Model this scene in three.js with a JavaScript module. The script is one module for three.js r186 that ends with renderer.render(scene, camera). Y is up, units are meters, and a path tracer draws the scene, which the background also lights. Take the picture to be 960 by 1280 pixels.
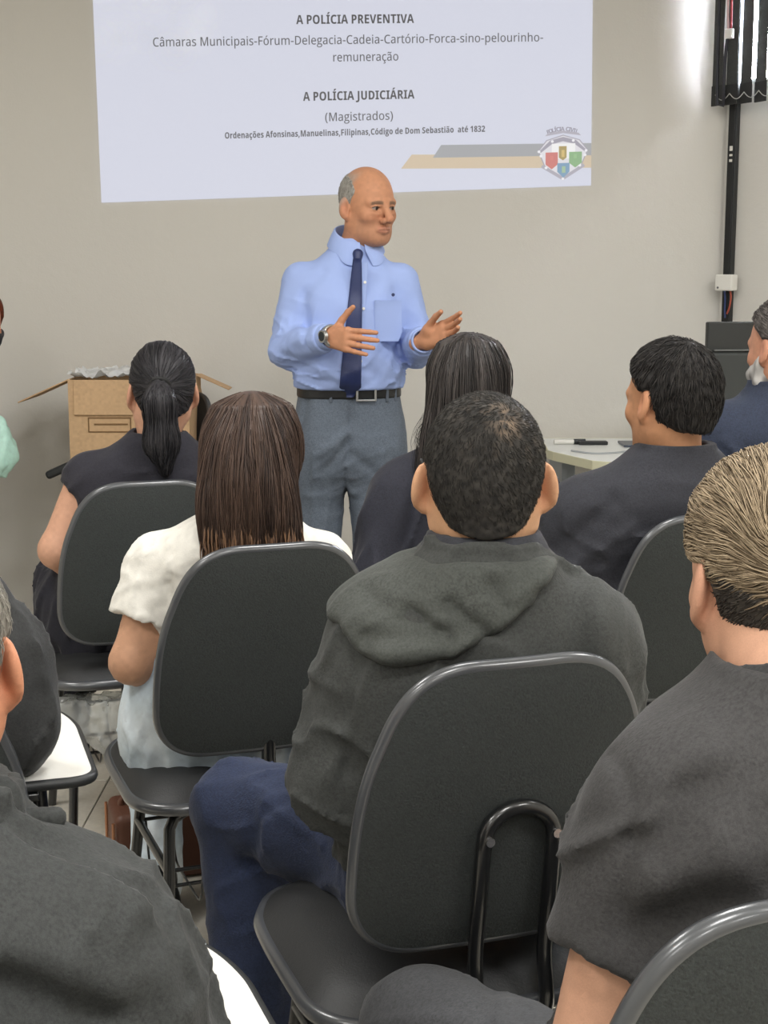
import * as THREE from 'three';
import { mergeGeometries } from 'three/addons/utils/BufferGeometryUtils.js';
import { RoundedBoxGeometry } from 'three/addons/geometries/RoundedBoxGeometry.js';
import { RectAreaLightUniformsLib } from 'three/addons/lights/RectAreaLightUniformsLib.js';

// ---------------------------------------------------------------- camera, sky, exposure, lamps
const scene = new THREE.Scene();
const camera = new THREE.PerspectiveCamera(2 * Math.atan(640 / 1800) * 180 / Math.PI, 0.75, 0.05, 60);
camera.position.set(0, 1.404, 0);
camera.rotation.set(-Math.atan(293 / 1800), 0, 0);
scene.add(camera);
const renderer = new THREE.WebGLRenderer({ antialias: true });
renderer.toneMapping = THREE.LinearToneMapping;
renderer.toneMappingExposure = 1.06;
renderer.shadowMap.enabled = true;
scene.background = new THREE.Color().setRGB(0.9, 0.97, 1.1);   // overcast daylight outside the window
scene.backgroundIntensity = 150;
RectAreaLightUniformsLib.init();
const CEIL = 2.95;
const PANELS = [[-1.5, -2.7], [0.3, -2.7], [1.9, -2.7], [-1.5, -0.4], [0.3, -0.4], [1.9, -0.4], [-1.5, 1.8], [0.3, 1.8], [1.9, 1.8]];
const PANEL_POWER = 24;

// ---------------------------------------------------------------- helpers
let seed = 12345;
const rnd = () => { seed = (seed * 1664525 + 1013904223) >>> 0; return seed / 4294967296; };
const rr = (a, b) => a + (b - a) * rnd();
const V = (x, y, z) => new THREE.Vector3(x, y, z);
const C = h => new THREE.Color(h);                 // sRGB hex -> linear colour
const clamp = (v, a, b) => Math.max(a, Math.min(b, v));
const sstep = (a, b, v) => { const t = clamp((v - a) / (b - a), 0, 1); return t * t * (3 - 2 * t); };
const mixc = (a, b, t) => [a[0] + (b[0] - a[0]) * t, a[1] + (b[1] - a[1]) * t, a[2] + (b[2] - a[2]) * t];
const lin = h => { const c = new THREE.Color(h); return [c.r, c.g, c.b]; };

// gradient-free value noise, 3D, smooth
const PERM = new Float32Array(4096); for (let i = 0; i < 4096; i++) PERM[i] = rnd() * 2 - 1;
const hsh = (i, j, k) => PERM[(Math.imul(i, 73856093) ^ Math.imul(j, 19349663) ^ Math.imul(k, 83492791)) & 4095];
function noise(x, y, z) {
  const i = Math.floor(x), j = Math.floor(y), k = Math.floor(z);
  let u = x - i, v = y - j, w = z - k; u = u * u * (3 - 2 * u); v = v * v * (3 - 2 * v); w = w * w * (3 - 2 * w);
  const a = hsh(i, j, k) + (hsh(i + 1, j, k) - hsh(i, j, k)) * u, b = hsh(i, j + 1, k) + (hsh(i + 1, j + 1, k) - hsh(i, j + 1, k)) * u;
  const c = hsh(i, j, k + 1) + (hsh(i + 1, j, k + 1) - hsh(i, j, k + 1)) * u, d = hsh(i, j + 1, k + 1) + (hsh(i + 1, j + 1, k + 1) - hsh(i, j + 1, k + 1)) * u;
  const e = a + (b - a) * v, f = c + (d - c) * v; return e + (f - e) * w;
}
const smin = (a, b, k) => { const h = Math.max(k - Math.abs(a - b), 0) / k; return Math.min(a, b) - h * h * k * 0.25; };
const smax = (a, b, k) => -smin(-a, -b, k);

// ---- signed distance shapes; each returns f(x,y,z) with f.bb = [lo, hi]
function cone(a, b, r1, r2) {
  const [ax, ay, az] = a, bx = b[0] - ax, by = b[1] - ay, bz = b[2] - az, l2 = bx * bx + by * by + bz * bz, rd = r1 - r2, a2 = l2 - rd * rd, il2 = 1 / l2;
  const f = (x, y, z) => {
    const px = x - ax, py = y - ay, pz = z - az, yy = px * bx + py * by + pz * bz, zz = yy - l2;
    const qx = px * l2 - bx * yy, qy = py * l2 - by * yy, qz = pz * l2 - bz * yy, x2 = qx * qx + qy * qy + qz * qz, y2 = yy * yy * l2, z2 = zz * zz * l2;
    const k = Math.sign(rd) * rd * rd * x2;
    if (Math.sign(zz) * a2 * z2 > k) return Math.sqrt(x2 + z2) * il2 - r2;
    if (Math.sign(yy) * a2 * y2 < k) return Math.sqrt(x2 + y2) * il2 - r1;
    return (Math.sqrt(x2 * a2 * il2) + yy * rd) * il2 - r1;
  };
  f.bb = [[0, 1, 2].map(i => Math.min(a[i] - r1, b[i] - r2)), [0, 1, 2].map(i => Math.max(a[i] + r1, b[i] + r2))];
  return f;
}
function ell(c, r, rot) {
  const q = rot ? new THREE.Matrix4().makeRotationFromEuler(new THREE.Euler(...rot)).transpose().elements : null, R = Math.max(...r);
  const [rx, ry, rz] = r, [cx, cy, cz] = c;
  const f = (x, y, z) => {
    x -= cx; y -= cy; z -= cz;
    if (q) { const a = q[0] * x + q[4] * y + q[8] * z, b = q[1] * x + q[5] * y + q[9] * z; z = q[2] * x + q[6] * y + q[10] * z; x = a; y = b; }
    const a = x / rx, b = y / ry, e = z / rz, k0 = Math.sqrt(a * a + b * b + e * e), k1 = Math.sqrt(a * a / rx / rx + b * b / ry / ry + e * e / rz / rz);
    return k1 < 1e-9 ? -Math.min(rx, ry, rz) : k0 * (k0 - 1) / k1;
  };
  f.bb = [[cx - R, cy - R, cz - R], [cx + R, cy + R, cz + R]];
  return f;
}
// stacked cross-sections: [y, cx, cz, rx, rz], ascending y; yaw turns the ellipses about their centres; n is the superellipse power
function loft(sec, yaw = 0, n = 2.3, grow = 0) {
  const N = 160, y0 = sec[0][0], y1 = sec[sec.length - 1][0], T = [];
  for (let i = 0; i <= N; i++) {
    const y = y0 + (y1 - y0) * i / N; let k = 0; while (k < sec.length - 2 && y > sec[k + 1][0]) k++;
    const A = sec[k], B = sec[k + 1], t = (y - A[0]) / (B[0] - A[0]), P = sec[k - 1] || A, Q = sec[k + 2] || B, h = B[0] - A[0];
    T.push([1, 2, 3, 4].map(c => {
      const m0 = k > 0 ? (B[c] - P[c]) / (B[0] - P[0]) * h : B[c] - A[c], m1 = k < sec.length - 2 ? (Q[c] - A[c]) / (Q[0] - A[0]) * h : B[c] - A[c];
      const t2 = t * t, t3 = t2 * t; return (2 * t3 - 3 * t2 + 1) * A[c] + (t3 - 2 * t2 + t) * m0 + (3 * t2 - 2 * t3) * B[c] + (t3 - t2) * m1 + (c > 2 ? grow : 0);
    }));
  }
  const cs = Math.cos(yaw), sn = Math.sin(yaw), F = new Float32Array(T.flat());
  const f = (x, y, z) => {
    const s = clamp((y - y0) / (y1 - y0), 0, 1) * N, i = Math.min(Math.floor(s), N - 1), t = s - i, o = i * 4;
    const cx = F[o] + (F[o + 4] - F[o]) * t, cz = F[o + 1] + (F[o + 5] - F[o + 1]) * t, rx = F[o + 2] + (F[o + 6] - F[o + 2]) * t, rz = F[o + 3] + (F[o + 7] - F[o + 3]) * t;
    const dx = x - cx, dz = z - cz, u = Math.abs(dx * cs - dz * sn), w = Math.abs(dx * sn + dz * cs), L = Math.hypot(u, w);
    let m = Math.pow(Math.pow(u / rx, n) + Math.pow(w / rz, n), 1 / n), d = L < 1e-6 ? -Math.min(rx, rz) : Math.max((1 - 1 / Math.max(m, 1e-3)) * L, -Math.min(rx, rz));
    const dy = Math.max(y0 - grow - y, y - y1 - grow);
    d = d > 0 && dy > 0 ? Math.hypot(d, dy) : Math.max(d, dy);
    return d * 0.8;
  };
  const R = Math.max(...sec.map(s => Math.max(s[3], s[4]))) + grow, xs = sec.map(s => s[1]), zs = sec.map(s => s[2]);
  f.bb = [[Math.min(...xs) - R, y0 - grow, Math.min(...zs) - R], [Math.max(...xs) + R, y1 + grow, Math.max(...zs) + R]];
  return f;
}
// a shape given in local axes, set at a place and turned
function placed(fn, pos, yaw = 0, pitch = 0, roll = 0, bb, s = 1) {
  const M = new THREE.Matrix4().makeRotationFromEuler(new THREE.Euler(pitch, yaw, roll, 'YXZ')), e = M.elements, [px, py, pz] = pos, is = 1 / s;
  const f = (x, y, z) => { x = (x - px) * is; y = (y - py) * is; z = (z - pz) * is; return s * fn(e[0] * x + e[1] * y + e[2] * z, e[4] * x + e[5] * y + e[6] * z, e[8] * x + e[9] * y + e[10] * z); };
  f.toLocal = (x, y, z) => { x = (x - px) * is; y = (y - py) * is; z = (z - pz) * is; return [e[0] * x + e[1] * y + e[2] * z, e[4] * x + e[5] * y + e[6] * z, e[8] * x + e[9] * y + e[10] * z]; };
  f.toWorld = (x, y, z) => [px + s * (e[0] * x + e[4] * y + e[8] * z), py + s * (e[1] * x + e[5] * y + e[9] * z), pz + s * (e[2] * x + e[6] * y + e[10] * z)];
  const R = (bb || 0.19) * s; f.bb = [[px - R, py - R, pz - R], [px + R, py + R, pz + R]];
  return f;
}
class Field {
  constructor() { this.ops = []; this.lo = [1e9, 1e9, 1e9]; this.hi = [-1e9, -1e9, -1e9]; }
  add(f, k = 0.02) { this.ops.push([0, f, k]); for (let i = 0; i < 3; i++) { this.lo[i] = Math.min(this.lo[i], f.bb[0][i]); this.hi[i] = Math.max(this.hi[i], f.bb[1][i]); } return this; }
  sub(f, k = 0.01) { this.ops.push([1, f, k]); return this; }
  and(f, k = 0.01) { this.ops.push([2, f, k]); return this; }
  disp(f) { this.ops.push([3, f, 0]); return this; }                  // f(x,y,z) raises the surface by that much
  d(x, y, z) {
    let d = 1e9; const ops = this.ops, n = ops.length;
    for (let i = 0; i < n; i++) {
      const q = ops[i], o = q[0], f = q[1], k = q[2];
      if (o === 0) d = d > 1e8 ? f(x, y, z) : smin(d, f(x, y, z), k);
      else if (o === 1) d = smax(d, -f(x, y, z), k);
      else if (o === 2) d = smax(d, f(x, y, z), k);
      else if (Math.abs(d) < 0.06) d -= f(x, y, z);
    }
    return d;
  }
  get bb() { return [this.lo, this.hi]; }
  fn() { const f = (x, y, z) => this.d(x, y, z); f.bb = this.bb; return f; }
}
const plane = (p, n) => { const l = Math.hypot(...n), a = n[0] / l, b = n[1] / l, c = n[2] / l; return (x, y, z) => (x - p[0]) * a + (y - p[1]) * b + (z - p[2]) * c; };   // keeps the side behind n when used with and()
// surface nets
function skinOf(F, cell, opt = {}) {
  const pad = opt.pad ?? 0.025, lo = (opt.lo || F.lo).map(v => v - pad), hi = (opt.hi || F.hi).map(v => v + pad);
  const n = [0, 1, 2].map(i => Math.ceil((hi[i] - lo[i]) / cell) + 2), [nx, ny, nz] = n, S = new Float32Array(nx * ny * nz), B = 4, lim = cell < 0.005 ? cell * B * 1.25 + 0.002 : cell * B * 1.6 + 0.006;
  for (let bz = 0; bz < nz; bz += B) for (let by = 0; by < ny; by += B) for (let bx = 0; bx < nx; bx += B) {
    const c = F.d(lo[0] + (bx + 1.5) * cell, lo[1] + (by + 1.5) * cell, lo[2] + (bz + 1.5) * cell), far = Math.abs(c) > lim;
    for (let z = bz; z < Math.min(bz + B, nz); z++) for (let y = by; y < Math.min(by + B, ny); y++) for (let x = bx; x < Math.min(bx + B, nx); x++)
      S[(z * ny + y) * nx + x] = far ? c : F.d(lo[0] + x * cell, lo[1] + y * cell, lo[2] + z * cell);
  }
  const id = new Int32Array(nx * ny * nz).fill(-1), pos = [], idx = [], at = (x, y, z) => (z * ny + y) * nx + x;
  for (let z = 0; z < nz - 1; z++) for (let y = 0; y < ny - 1; y++) for (let x = 0; x < nx - 1; x++) {
    let m = 0; for (let c = 0; c < 8; c++) if (S[at(x + (c & 1), y + ((c >> 1) & 1), z + (c >> 2))] < 0) m |= 1 << c;
    if (m === 0 || m === 255) continue;
    let sx = 0, sy = 0, sz = 0, k = 0;
    for (let c = 0; c < 8; c++) for (const b of [1, 2, 4]) {
      if (c & b) continue; const e = c | b; if (((m >> c) & 1) === ((m >> e) & 1)) continue;
      const v0 = S[at(x + (c & 1), y + ((c >> 1) & 1), z + (c >> 2))], v1 = S[at(x + (e & 1), y + ((e >> 1) & 1), z + (e >> 2))], t = v0 / (v0 - v1);
      sx += (c & 1) + (b === 1 ? t : 0); sy += ((c >> 1) & 1) + (b === 2 ? t : 0); sz += (c >> 2) + (b === 4 ? t : 0); k++;
    }
    id[at(x, y, z)] = pos.length / 3; pos.push(lo[0] + (x + sx / k) * cell, lo[1] + (y + sy / k) * cell, lo[2] + (z + sz / k) * cell);
  }
  for (let z = 1; z < nz - 1; z++) for (let y = 1; y < ny - 1; y++) for (let x = 1; x < nx - 1; x++) {
    const s = S[at(x, y, z)] < 0;
    for (let a = 0; a < 3; a++) {
      const e = a === 0 ? at(x + 1, y, z) : a === 1 ? at(x, y + 1, z) : at(x, y, z + 1); if ((S[e] < 0) === s) continue;
      const u = a === 0 ? [0, 1, 0] : a === 1 ? [0, 0, 1] : [1, 0, 0], w = a === 0 ? [0, 0, 1] : a === 1 ? [1, 0, 0] : [0, 1, 0];
      const q = [id[at(x - u[0] - w[0], y - u[1] - w[1], z - u[2] - w[2])], id[at(x - w[0], y - w[1], z - w[2])], id[at(x, y, z)], id[at(x - u[0], y - u[1], z - u[2])]];
      if (q.some(v => v < 0)) continue;
      if (s) idx.push(q[0], q[1], q[2], q[0], q[2], q[3]); else idx.push(q[0], q[2], q[1], q[0], q[3], q[2]);
    }
  }
  const g = new THREE.BufferGeometry(); g.setAttribute('position', new THREE.Float32BufferAttribute(pos, 3)); g.setIndex(idx); g.computeVertexNormals();
  return finish(g, opt.color);
}
// vertex colours from a function of place, uv in metres; vertices are doubled where the projection changes
function finish(g, color) {
  const P = g.attributes.position, Nn = g.attributes.normal, ix = g.index ? g.index.array : null, nf = ix ? ix.length : P.count, map = new Map(), pos = [], nor = [], col = [], uv = [], idx = new Uint32Array(nf);
  const cache = new Array(P.count);
  for (let f = 0; f < nf; f += 3) {
    let ax = 0, ay = 0, az = 0;
    for (let k = 0; k < 3; k++) { const i = ix ? ix[f + k] : f + k; ax += Nn.getX(i); ay += Nn.getY(i); az += Nn.getZ(i); }
    ax = Math.abs(ax); ay = Math.abs(ay); az = Math.abs(az); const m = ay > ax && ay > az ? 1 : ax > az ? 0 : 2;
    for (let k = 0; k < 3; k++) {
      const i = ix ? ix[f + k] : f + k, key = i * 3 + m; let v = map.get(key);
      if (v === undefined) {
        const x = P.getX(i), y = P.getY(i), z = P.getZ(i), c = cache[i] || (cache[i] = typeof color === 'function' ? color(x, y, z) : color || [1, 1, 1]);
        v = pos.length / 3; map.set(key, v); pos.push(x, y, z); nor.push(Nn.getX(i), Nn.getY(i), Nn.getZ(i)); col.push(c[0], c[1], c[2]);
        if (m === 1) uv.push(x, z); else if (m === 0) uv.push(z, y); else uv.push(x, y);
      }
      idx[f + k] = v;
    }
  }
  const r = new THREE.BufferGeometry(); r.setAttribute('position', new THREE.Float32BufferAttribute(pos, 3)); r.setAttribute('normal', new THREE.Float32BufferAttribute(nor, 3)); r.setAttribute('uv', new THREE.Float32BufferAttribute(uv, 2)); r.setAttribute('color', new THREE.Float32BufferAttribute(col, 3)); r.setIndex(new THREE.BufferAttribute(idx, 1));
  return r;
}
// hair: thin three-sided tapering locks that run along a field's surface
function locks(F, n, o) {
  const pos = [], col = [], idx = [], e = 0.002, g3 = (x, y, z) => { const a = F.d(x + e, y, z) - F.d(x - e, y, z), b = F.d(x, y + e, z) - F.d(x, y - e, z), c = F.d(x, y, z + e) - F.d(x, y, z - e), l = Math.hypot(a, b, c) || 1; return [a / l, b / l, c / l]; };
  let made = 0, tries = 0;
  while (made < n && tries++ < n * 8) {
    let p = o.seed(); if (!p) continue;
    for (let k = 0; k < 3; k++) { const d = F.d(...p), q = g3(...p); p = [p[0] - q[0] * d, p[1] - q[1] * d, p[2] - q[2] * d]; }
    if (Math.abs(F.d(...p)) > 0.0012 || (o.keep && !o.keep(...p))) continue;
    const len = typeof o.len === 'function' ? o.len(p) : o.len * rr(0.7, 1.2), segs = o.segs, st = len / segs, w0 = o.width * rr(0.6, 1.3), c = o.color(p), lift = (o.lift || 0) * rr(0.3, 1.5), wob = rr(-1, 1) * (o.wob || 0), base = pos.length / 3;
    let ok = true;
    for (let s = 0; s <= segs; s++) {
      const q = g3(...p), d0 = F.d(...p), t = s / segs; p = [p[0] - q[0] * d0, p[1] - q[1] * d0, p[2] - q[2] * d0]; if (Math.abs(d0) > 0.02 || (s && Math.abs(F.d(...p)) > 0.004)) { ok = false; break; }
      let v = o.dir(p, q, t); const dn = v[0] * q[0] + v[1] * q[1] + v[2] * q[2]; v = [v[0] - dn * q[0], v[1] - dn * q[1], v[2] - dn * q[2]];
      const sx = q[1] * v[2] - q[2] * v[1], sy = q[2] * v[0] - q[0] * v[2], sz = q[0] * v[1] - q[1] * v[0]; v = [v[0] + sx * wob, v[1] + sy * wob, v[2] + sz * wob];
      const l = Math.hypot(...v); if (l < 1e-5) { ok = false; break; } v = v.map(a => a / l);
      const b = [q[1] * v[2] - q[2] * v[1], q[2] * v[0] - q[0] * v[2], q[0] * v[1] - q[1] * v[0]], w = w0 * (o.blunt ? 1 - 0.6 * Math.pow(t, 6) : Math.sqrt(Math.max(1 - t * t, 0.02))), h = 0.0003 + lift * Math.sin(Math.PI * Math.min(t * (o.flick ? 0.5 : 1), 1));
      for (const [bb, qq] of [[-w, h], [w, h], [0, h + w * 0.75]]) { pos.push(p[0] + b[0] * bb + q[0] * qq, p[1] + b[1] * bb + q[1] * qq, p[2] + b[2] * bb + q[2] * qq); col.push(...c); }
      p = [p[0] + v[0] * st, p[1] + v[1] * st, p[2] + v[2] * st];
    }
    if (!ok) { pos.length = base * 3; col.length = base * 3; continue; }
    for (let s = 0; s < segs; s++) for (let k = 0; k < 3; k++) { const a = base + s * 3 + k, b2 = base + s * 3 + (k + 1) % 3; idx.push(a, b2, a + 3, b2, b2 + 3, a + 3); }
    made++;
  }
  const g = new THREE.BufferGeometry(); g.setAttribute('position', new THREE.Float32BufferAttribute(pos, 3)); g.setIndex(idx); g.computeVertexNormals();
  g.setAttribute('color', new THREE.Float32BufferAttribute(col, 3)); g.setAttribute('uv', new THREE.Float32BufferAttribute(new Float32Array(pos.length / 3 * 2), 2));
  return g;
}
// ---- solids
function tube(pts, r, seg = 10, fillet = 0.04, closed = false) {
  const P = pts.map(p => V(...p)), path = new THREE.CurvePath(); let last = P[0];
  for (let i = 1; i < P.length; i++) {
    if (i < P.length - 1) {
      const a = P[i].clone().sub(P[i - 1]), b = P[i + 1].clone().sub(P[i]), f = Math.min(fillet, a.length() * 0.48, b.length() * 0.48), s = P[i].clone().addScaledVector(a.normalize(), -f), e = P[i].clone().addScaledVector(b.normalize(), f);
      path.add(new THREE.LineCurve3(last, s)); path.add(new THREE.QuadraticBezierCurve3(s, P[i], e)); last = e;
    } else path.add(new THREE.LineCurve3(last, P[i]));
  }
  return tidy(new THREE.TubeGeometry(path, Math.max(8, (pts.length - 1) * 10), r, seg, closed));
}
function curveTube(pts, r, n = 24, seg = 8, closed = false) { return tidy(new THREE.TubeGeometry(new THREE.CatmullRomCurve3(pts.map(p => V(...p)), closed), n, r, seg, closed)); }
function tidy(g) { for (const k of Object.keys(g.attributes)) if (!['position', 'normal', 'uv', 'color'].includes(k)) g.deleteAttribute(k); return g; }
function rbox(w, h, d, r = 0.004, at = [0, 0, 0], rot) { const g = tidy(new RoundedBoxGeometry(w, h, d, 2, Math.min(r, w / 2.1, h / 2.1, d / 2.1))); if (rot) g.applyMatrix4(new THREE.Matrix4().makeRotationFromEuler(new THREE.Euler(...rot))); g.translate(...at); return g; }
function box(w, h, d, at = [0, 0, 0]) { const g = new THREE.BoxGeometry(w, h, d); g.translate(...at); return g; }
function cyl(r1, r2, h, at = [0, 0, 0], rot, seg = 20) { const g = new THREE.CylinderGeometry(r1, r2, h, seg); if (rot) g.applyMatrix4(new THREE.Matrix4().makeRotationFromEuler(new THREE.Euler(...rot))); g.translate(...at); return g; }
const join = list => { const a = list.map(g => g.index ? g.toNonIndexed() : g); return mergeGeometries(a); };
const joinIndexed = list => mergeGeometries(list);

// ---- scene graph
const taken = {};
function numbered(name) { const n = taken[name] || 0; taken[name] = n + 1; return n ? name + '_' + String(n).padStart(3, '0') : name; }
function shade(o) { o.traverse(m => { if (m.isMesh) { m.castShadow = true; m.receiveShadow = true; } }); }
function part(name, geo, mat, parent, label) { const m = new THREE.Mesh(geo, mat); m.name = name; m.castShadow = m.receiveShadow = true; if (label) m.userData.label = label; parent.add(m); return m; }
function thing(name, label, category, at = [0, 0, 0], turn = 0, group) { const o = new THREE.Group(); o.name = numbered(name); o.position.set(...at); o.rotation.y = turn; o.userData = { label, category }; if (group) o.userData.group = group; scene.add(o); return o; }
function solo(name, geo, mat, label, category, group) { const m = new THREE.Mesh(geo, mat); m.name = numbered(name); m.castShadow = m.receiveShadow = true; m.userData = { label, category }; if (group) m.userData.group = group; scene.add(m); return m; }
function struct(name, geo, mat, label, category) { const m = new THREE.Mesh(geo, mat); m.name = name; m.castShadow = m.receiveShadow = true; m.userData = { kind: 'structure', label, category }; scene.add(m); return m; }

// ---- materials
function grainTex(size, lo, hi, rep, fn) {
  const d = new Uint8Array(size * size * 4);
  for (let j = 0; j < size; j++) for (let i = 0; i < size; i++) { const v = Math.round(255 * clamp(lo + (hi - lo) * fn(i, j, size), 0, 1)), o = (j * size + i) * 4; d[o] = d[o + 1] = d[o + 2] = v; d[o + 3] = 255; }
  const t = new THREE.DataTexture(d, size, size); t.wrapS = t.wrapT = THREE.RepeatWrapping; t.magFilter = THREE.LinearFilter; t.minFilter = THREE.LinearMipmapLinearFilter; t.generateMipmaps = true; t.repeat.set(rep, rep); t.needsUpdate = true; return t;
}
const wrapN = (i, j, s, f, z) => { const u = i / s, v = j / s, a = (x, y) => noise(x * f, y * f, z); return ((1 - u) * (1 - v) * a(u, v) + u * (1 - v) * a(u - 1, v) + (1 - u) * v * a(u, v - 1) + u * v * a(u - 1, v - 1)); };
const weave = grainTex(256, 0.0, 1.0, 9, (i, j, s) => 0.5 + 0.35 * (rnd() - 0.5) + 0.5 * wrapN(i, j, s, 60, 3.3));
const weaveCol = grainTex(256, 0.68, 1.08, 9, (i, j, s) => 0.6 + 0.5 * (rnd() - 0.5) + 0.45 * wrapN(i, j, s, 50, 7.7)); weaveCol.colorSpace = THREE.SRGBColorSpace;
const plaster = grainTex(256, 0, 1, 1.2, (i, j, s) => 0.5 + 0.25 * (rnd() - 0.5) + 0.35 * wrapN(i, j, s, 40, 1.7) + 0.2 * wrapN(i, j, s, 12, 5.1));
const fineGrain = grainTex(256, 0.9, 1.0, 6, (i, j, s) => 0.6 + 0.5 * (rnd() - 0.5) + 0.5 * wrapN(i, j, s, 20, 2.2)); fineGrain.colorSpace = THREE.SRGBColorSpace;
const M = {};
const std = (o) => new THREE.MeshStandardMaterial(o);
const cloth = (hex, o = {}) => new THREE.MeshPhysicalMaterial({ color: C(hex), map: weaveCol, bumpMap: weave, bumpScale: 0.0004, roughness: 0.92, sheen: 0.25, sheenRoughness: 0.6, sheenColor: new THREE.Color(0.6, 0.6, 0.6), ...o });
M.skin = new THREE.MeshPhysicalMaterial({ color: 0xffffff, vertexColors: true, map: fineGrain, roughness: 0.55, specularIntensity: 0.5 });
M.hair = new THREE.MeshPhysicalMaterial({ color: 0xffffff, vertexColors: true, roughness: 0.5, specularIntensity: 0.6 });
M.hairSoft = new THREE.MeshPhysicalMaterial({ color: 0xffffff, vertexColors: true, roughness: 0.75, specularIntensity: 0.35 });
M.wall = std({ color: C('#d9d6cf'), bumpMap: plaster, bumpScale: 0.0012, roughness: 0.85 });
M.ceiling = std({ color: C('#e4e2dc'), roughness: 0.95 });
M.tile = std({ color: C('#d8d2c4'), roughness: 0.28, map: fineGrain });
M.grout = std({ color: C('#8f897d'), roughness: 0.95 });
M.chairFabric = std({ color: C('#323635'), map: weaveCol, bumpMap: weave, bumpScale: 0.0008, roughness: 0.85 });
M.vinyl = std({ color: C('#222324'), roughness: 0.5, bumpMap: weave, bumpScale: 0.0003 });
M.trim = new THREE.MeshPhysicalMaterial({ color: C('#45474a'), roughness: 0.3, clearcoat: 0.7, clearcoatRoughness: 0.2 });
M.blackTube = new THREE.MeshPhysicalMaterial({ color: C('#141516'), roughness: 0.3, clearcoat: 0.6, clearcoatRoughness: 0.15 });
M.chrome = std({ color: C('#d8d8d8'), roughness: 0.25, metalness: 1 });
M.laminate = std({ color: C('#ebe9e2'), roughness: 0.4 });
M.blackPlastic = std({ color: C('#232526'), roughness: 0.5 });
M.cardboard = std({ color: C('#cdab84'), map: fineGrain, bumpMap: plaster, bumpScale: 0.0006, roughness: 0.9 });

// ---------------------------------------------------------------- the room
const ZW = -5.7, XC = 1.315;                       // front wall, and where it meets the window wall
const X0 = -3.2, X1 = 3.1, ZB = 2.8;
const WD = [Math.SQRT1_2, Math.SQRT1_2], WL = (X1 - XC) / WD[0];   // the window wall runs slantwise from the front wall to the right wall
const uvMetres = g => finish(g);
struct('wall_front', uvMetres(box(XC - X0 + 0.1, CEIL, 0.16, [(XC + X0) / 2 - 0.05, CEIL / 2, ZW - 0.08])), M.wall, 'pale beige painted front wall that the slide is projected on', 'wall');
struct('wall_left', uvMetres(box(0.16, CEIL, ZB - ZW + 0.3, [X0 - 0.08, CEIL / 2, (ZB + ZW) / 2])), M.wall, 'pale beige side wall', 'wall');
const zr = ZW + (X1 - XC);
struct('wall_right', uvMetres(box(0.16, CEIL, ZB - zr + 0.3, [X1 + 0.08, CEIL / 2, (ZB + zr) / 2])), M.wall, 'pale beige side wall', 'wall');
struct('wall_back', uvMetres(box(X1 - X0 + 0.4, CEIL, 0.16, [(X0 + X1) / 2, CEIL / 2, ZB + 0.08])), M.wall, 'pale beige rear wall', 'wall');
struct('ceiling', uvMetres(box(X1 - X0 + 0.5, 0.12, ZB - ZW + 0.5, [(X0 + X1) / 2, CEIL + 0.06, (ZB + ZW) / 2])), M.ceiling, 'white plaster ceiling', 'ceiling');
const floor = struct('floor', uvMetres(box(X1 - X0 + 0.5, 0.1, ZB - ZW + 0.5, [(X0 + X1) / 2, -0.055, (ZB + ZW) / 2])), M.grout, 'cream glazed floor tiles with grey grout', 'floor');
{
  const tg = uvMetres(rbox(0.596, 0.012, 0.596, 0.002));
  for (let i = -5; i < 5; i++) for (let j = 0; j < 10; j++) {
    const x = i * 0.6 + 0.12, z = ZW + 0.3 + j * 0.6; if (x < X0 + 0.28 || x > X1 - 0.28) continue;
    if (x + z * -1 > XC - ZW + 0.35) continue;
    const t = part('floor_tile', tg, M.tile, floor); t.position.set(x, -0.006, z);
  }
}
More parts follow.
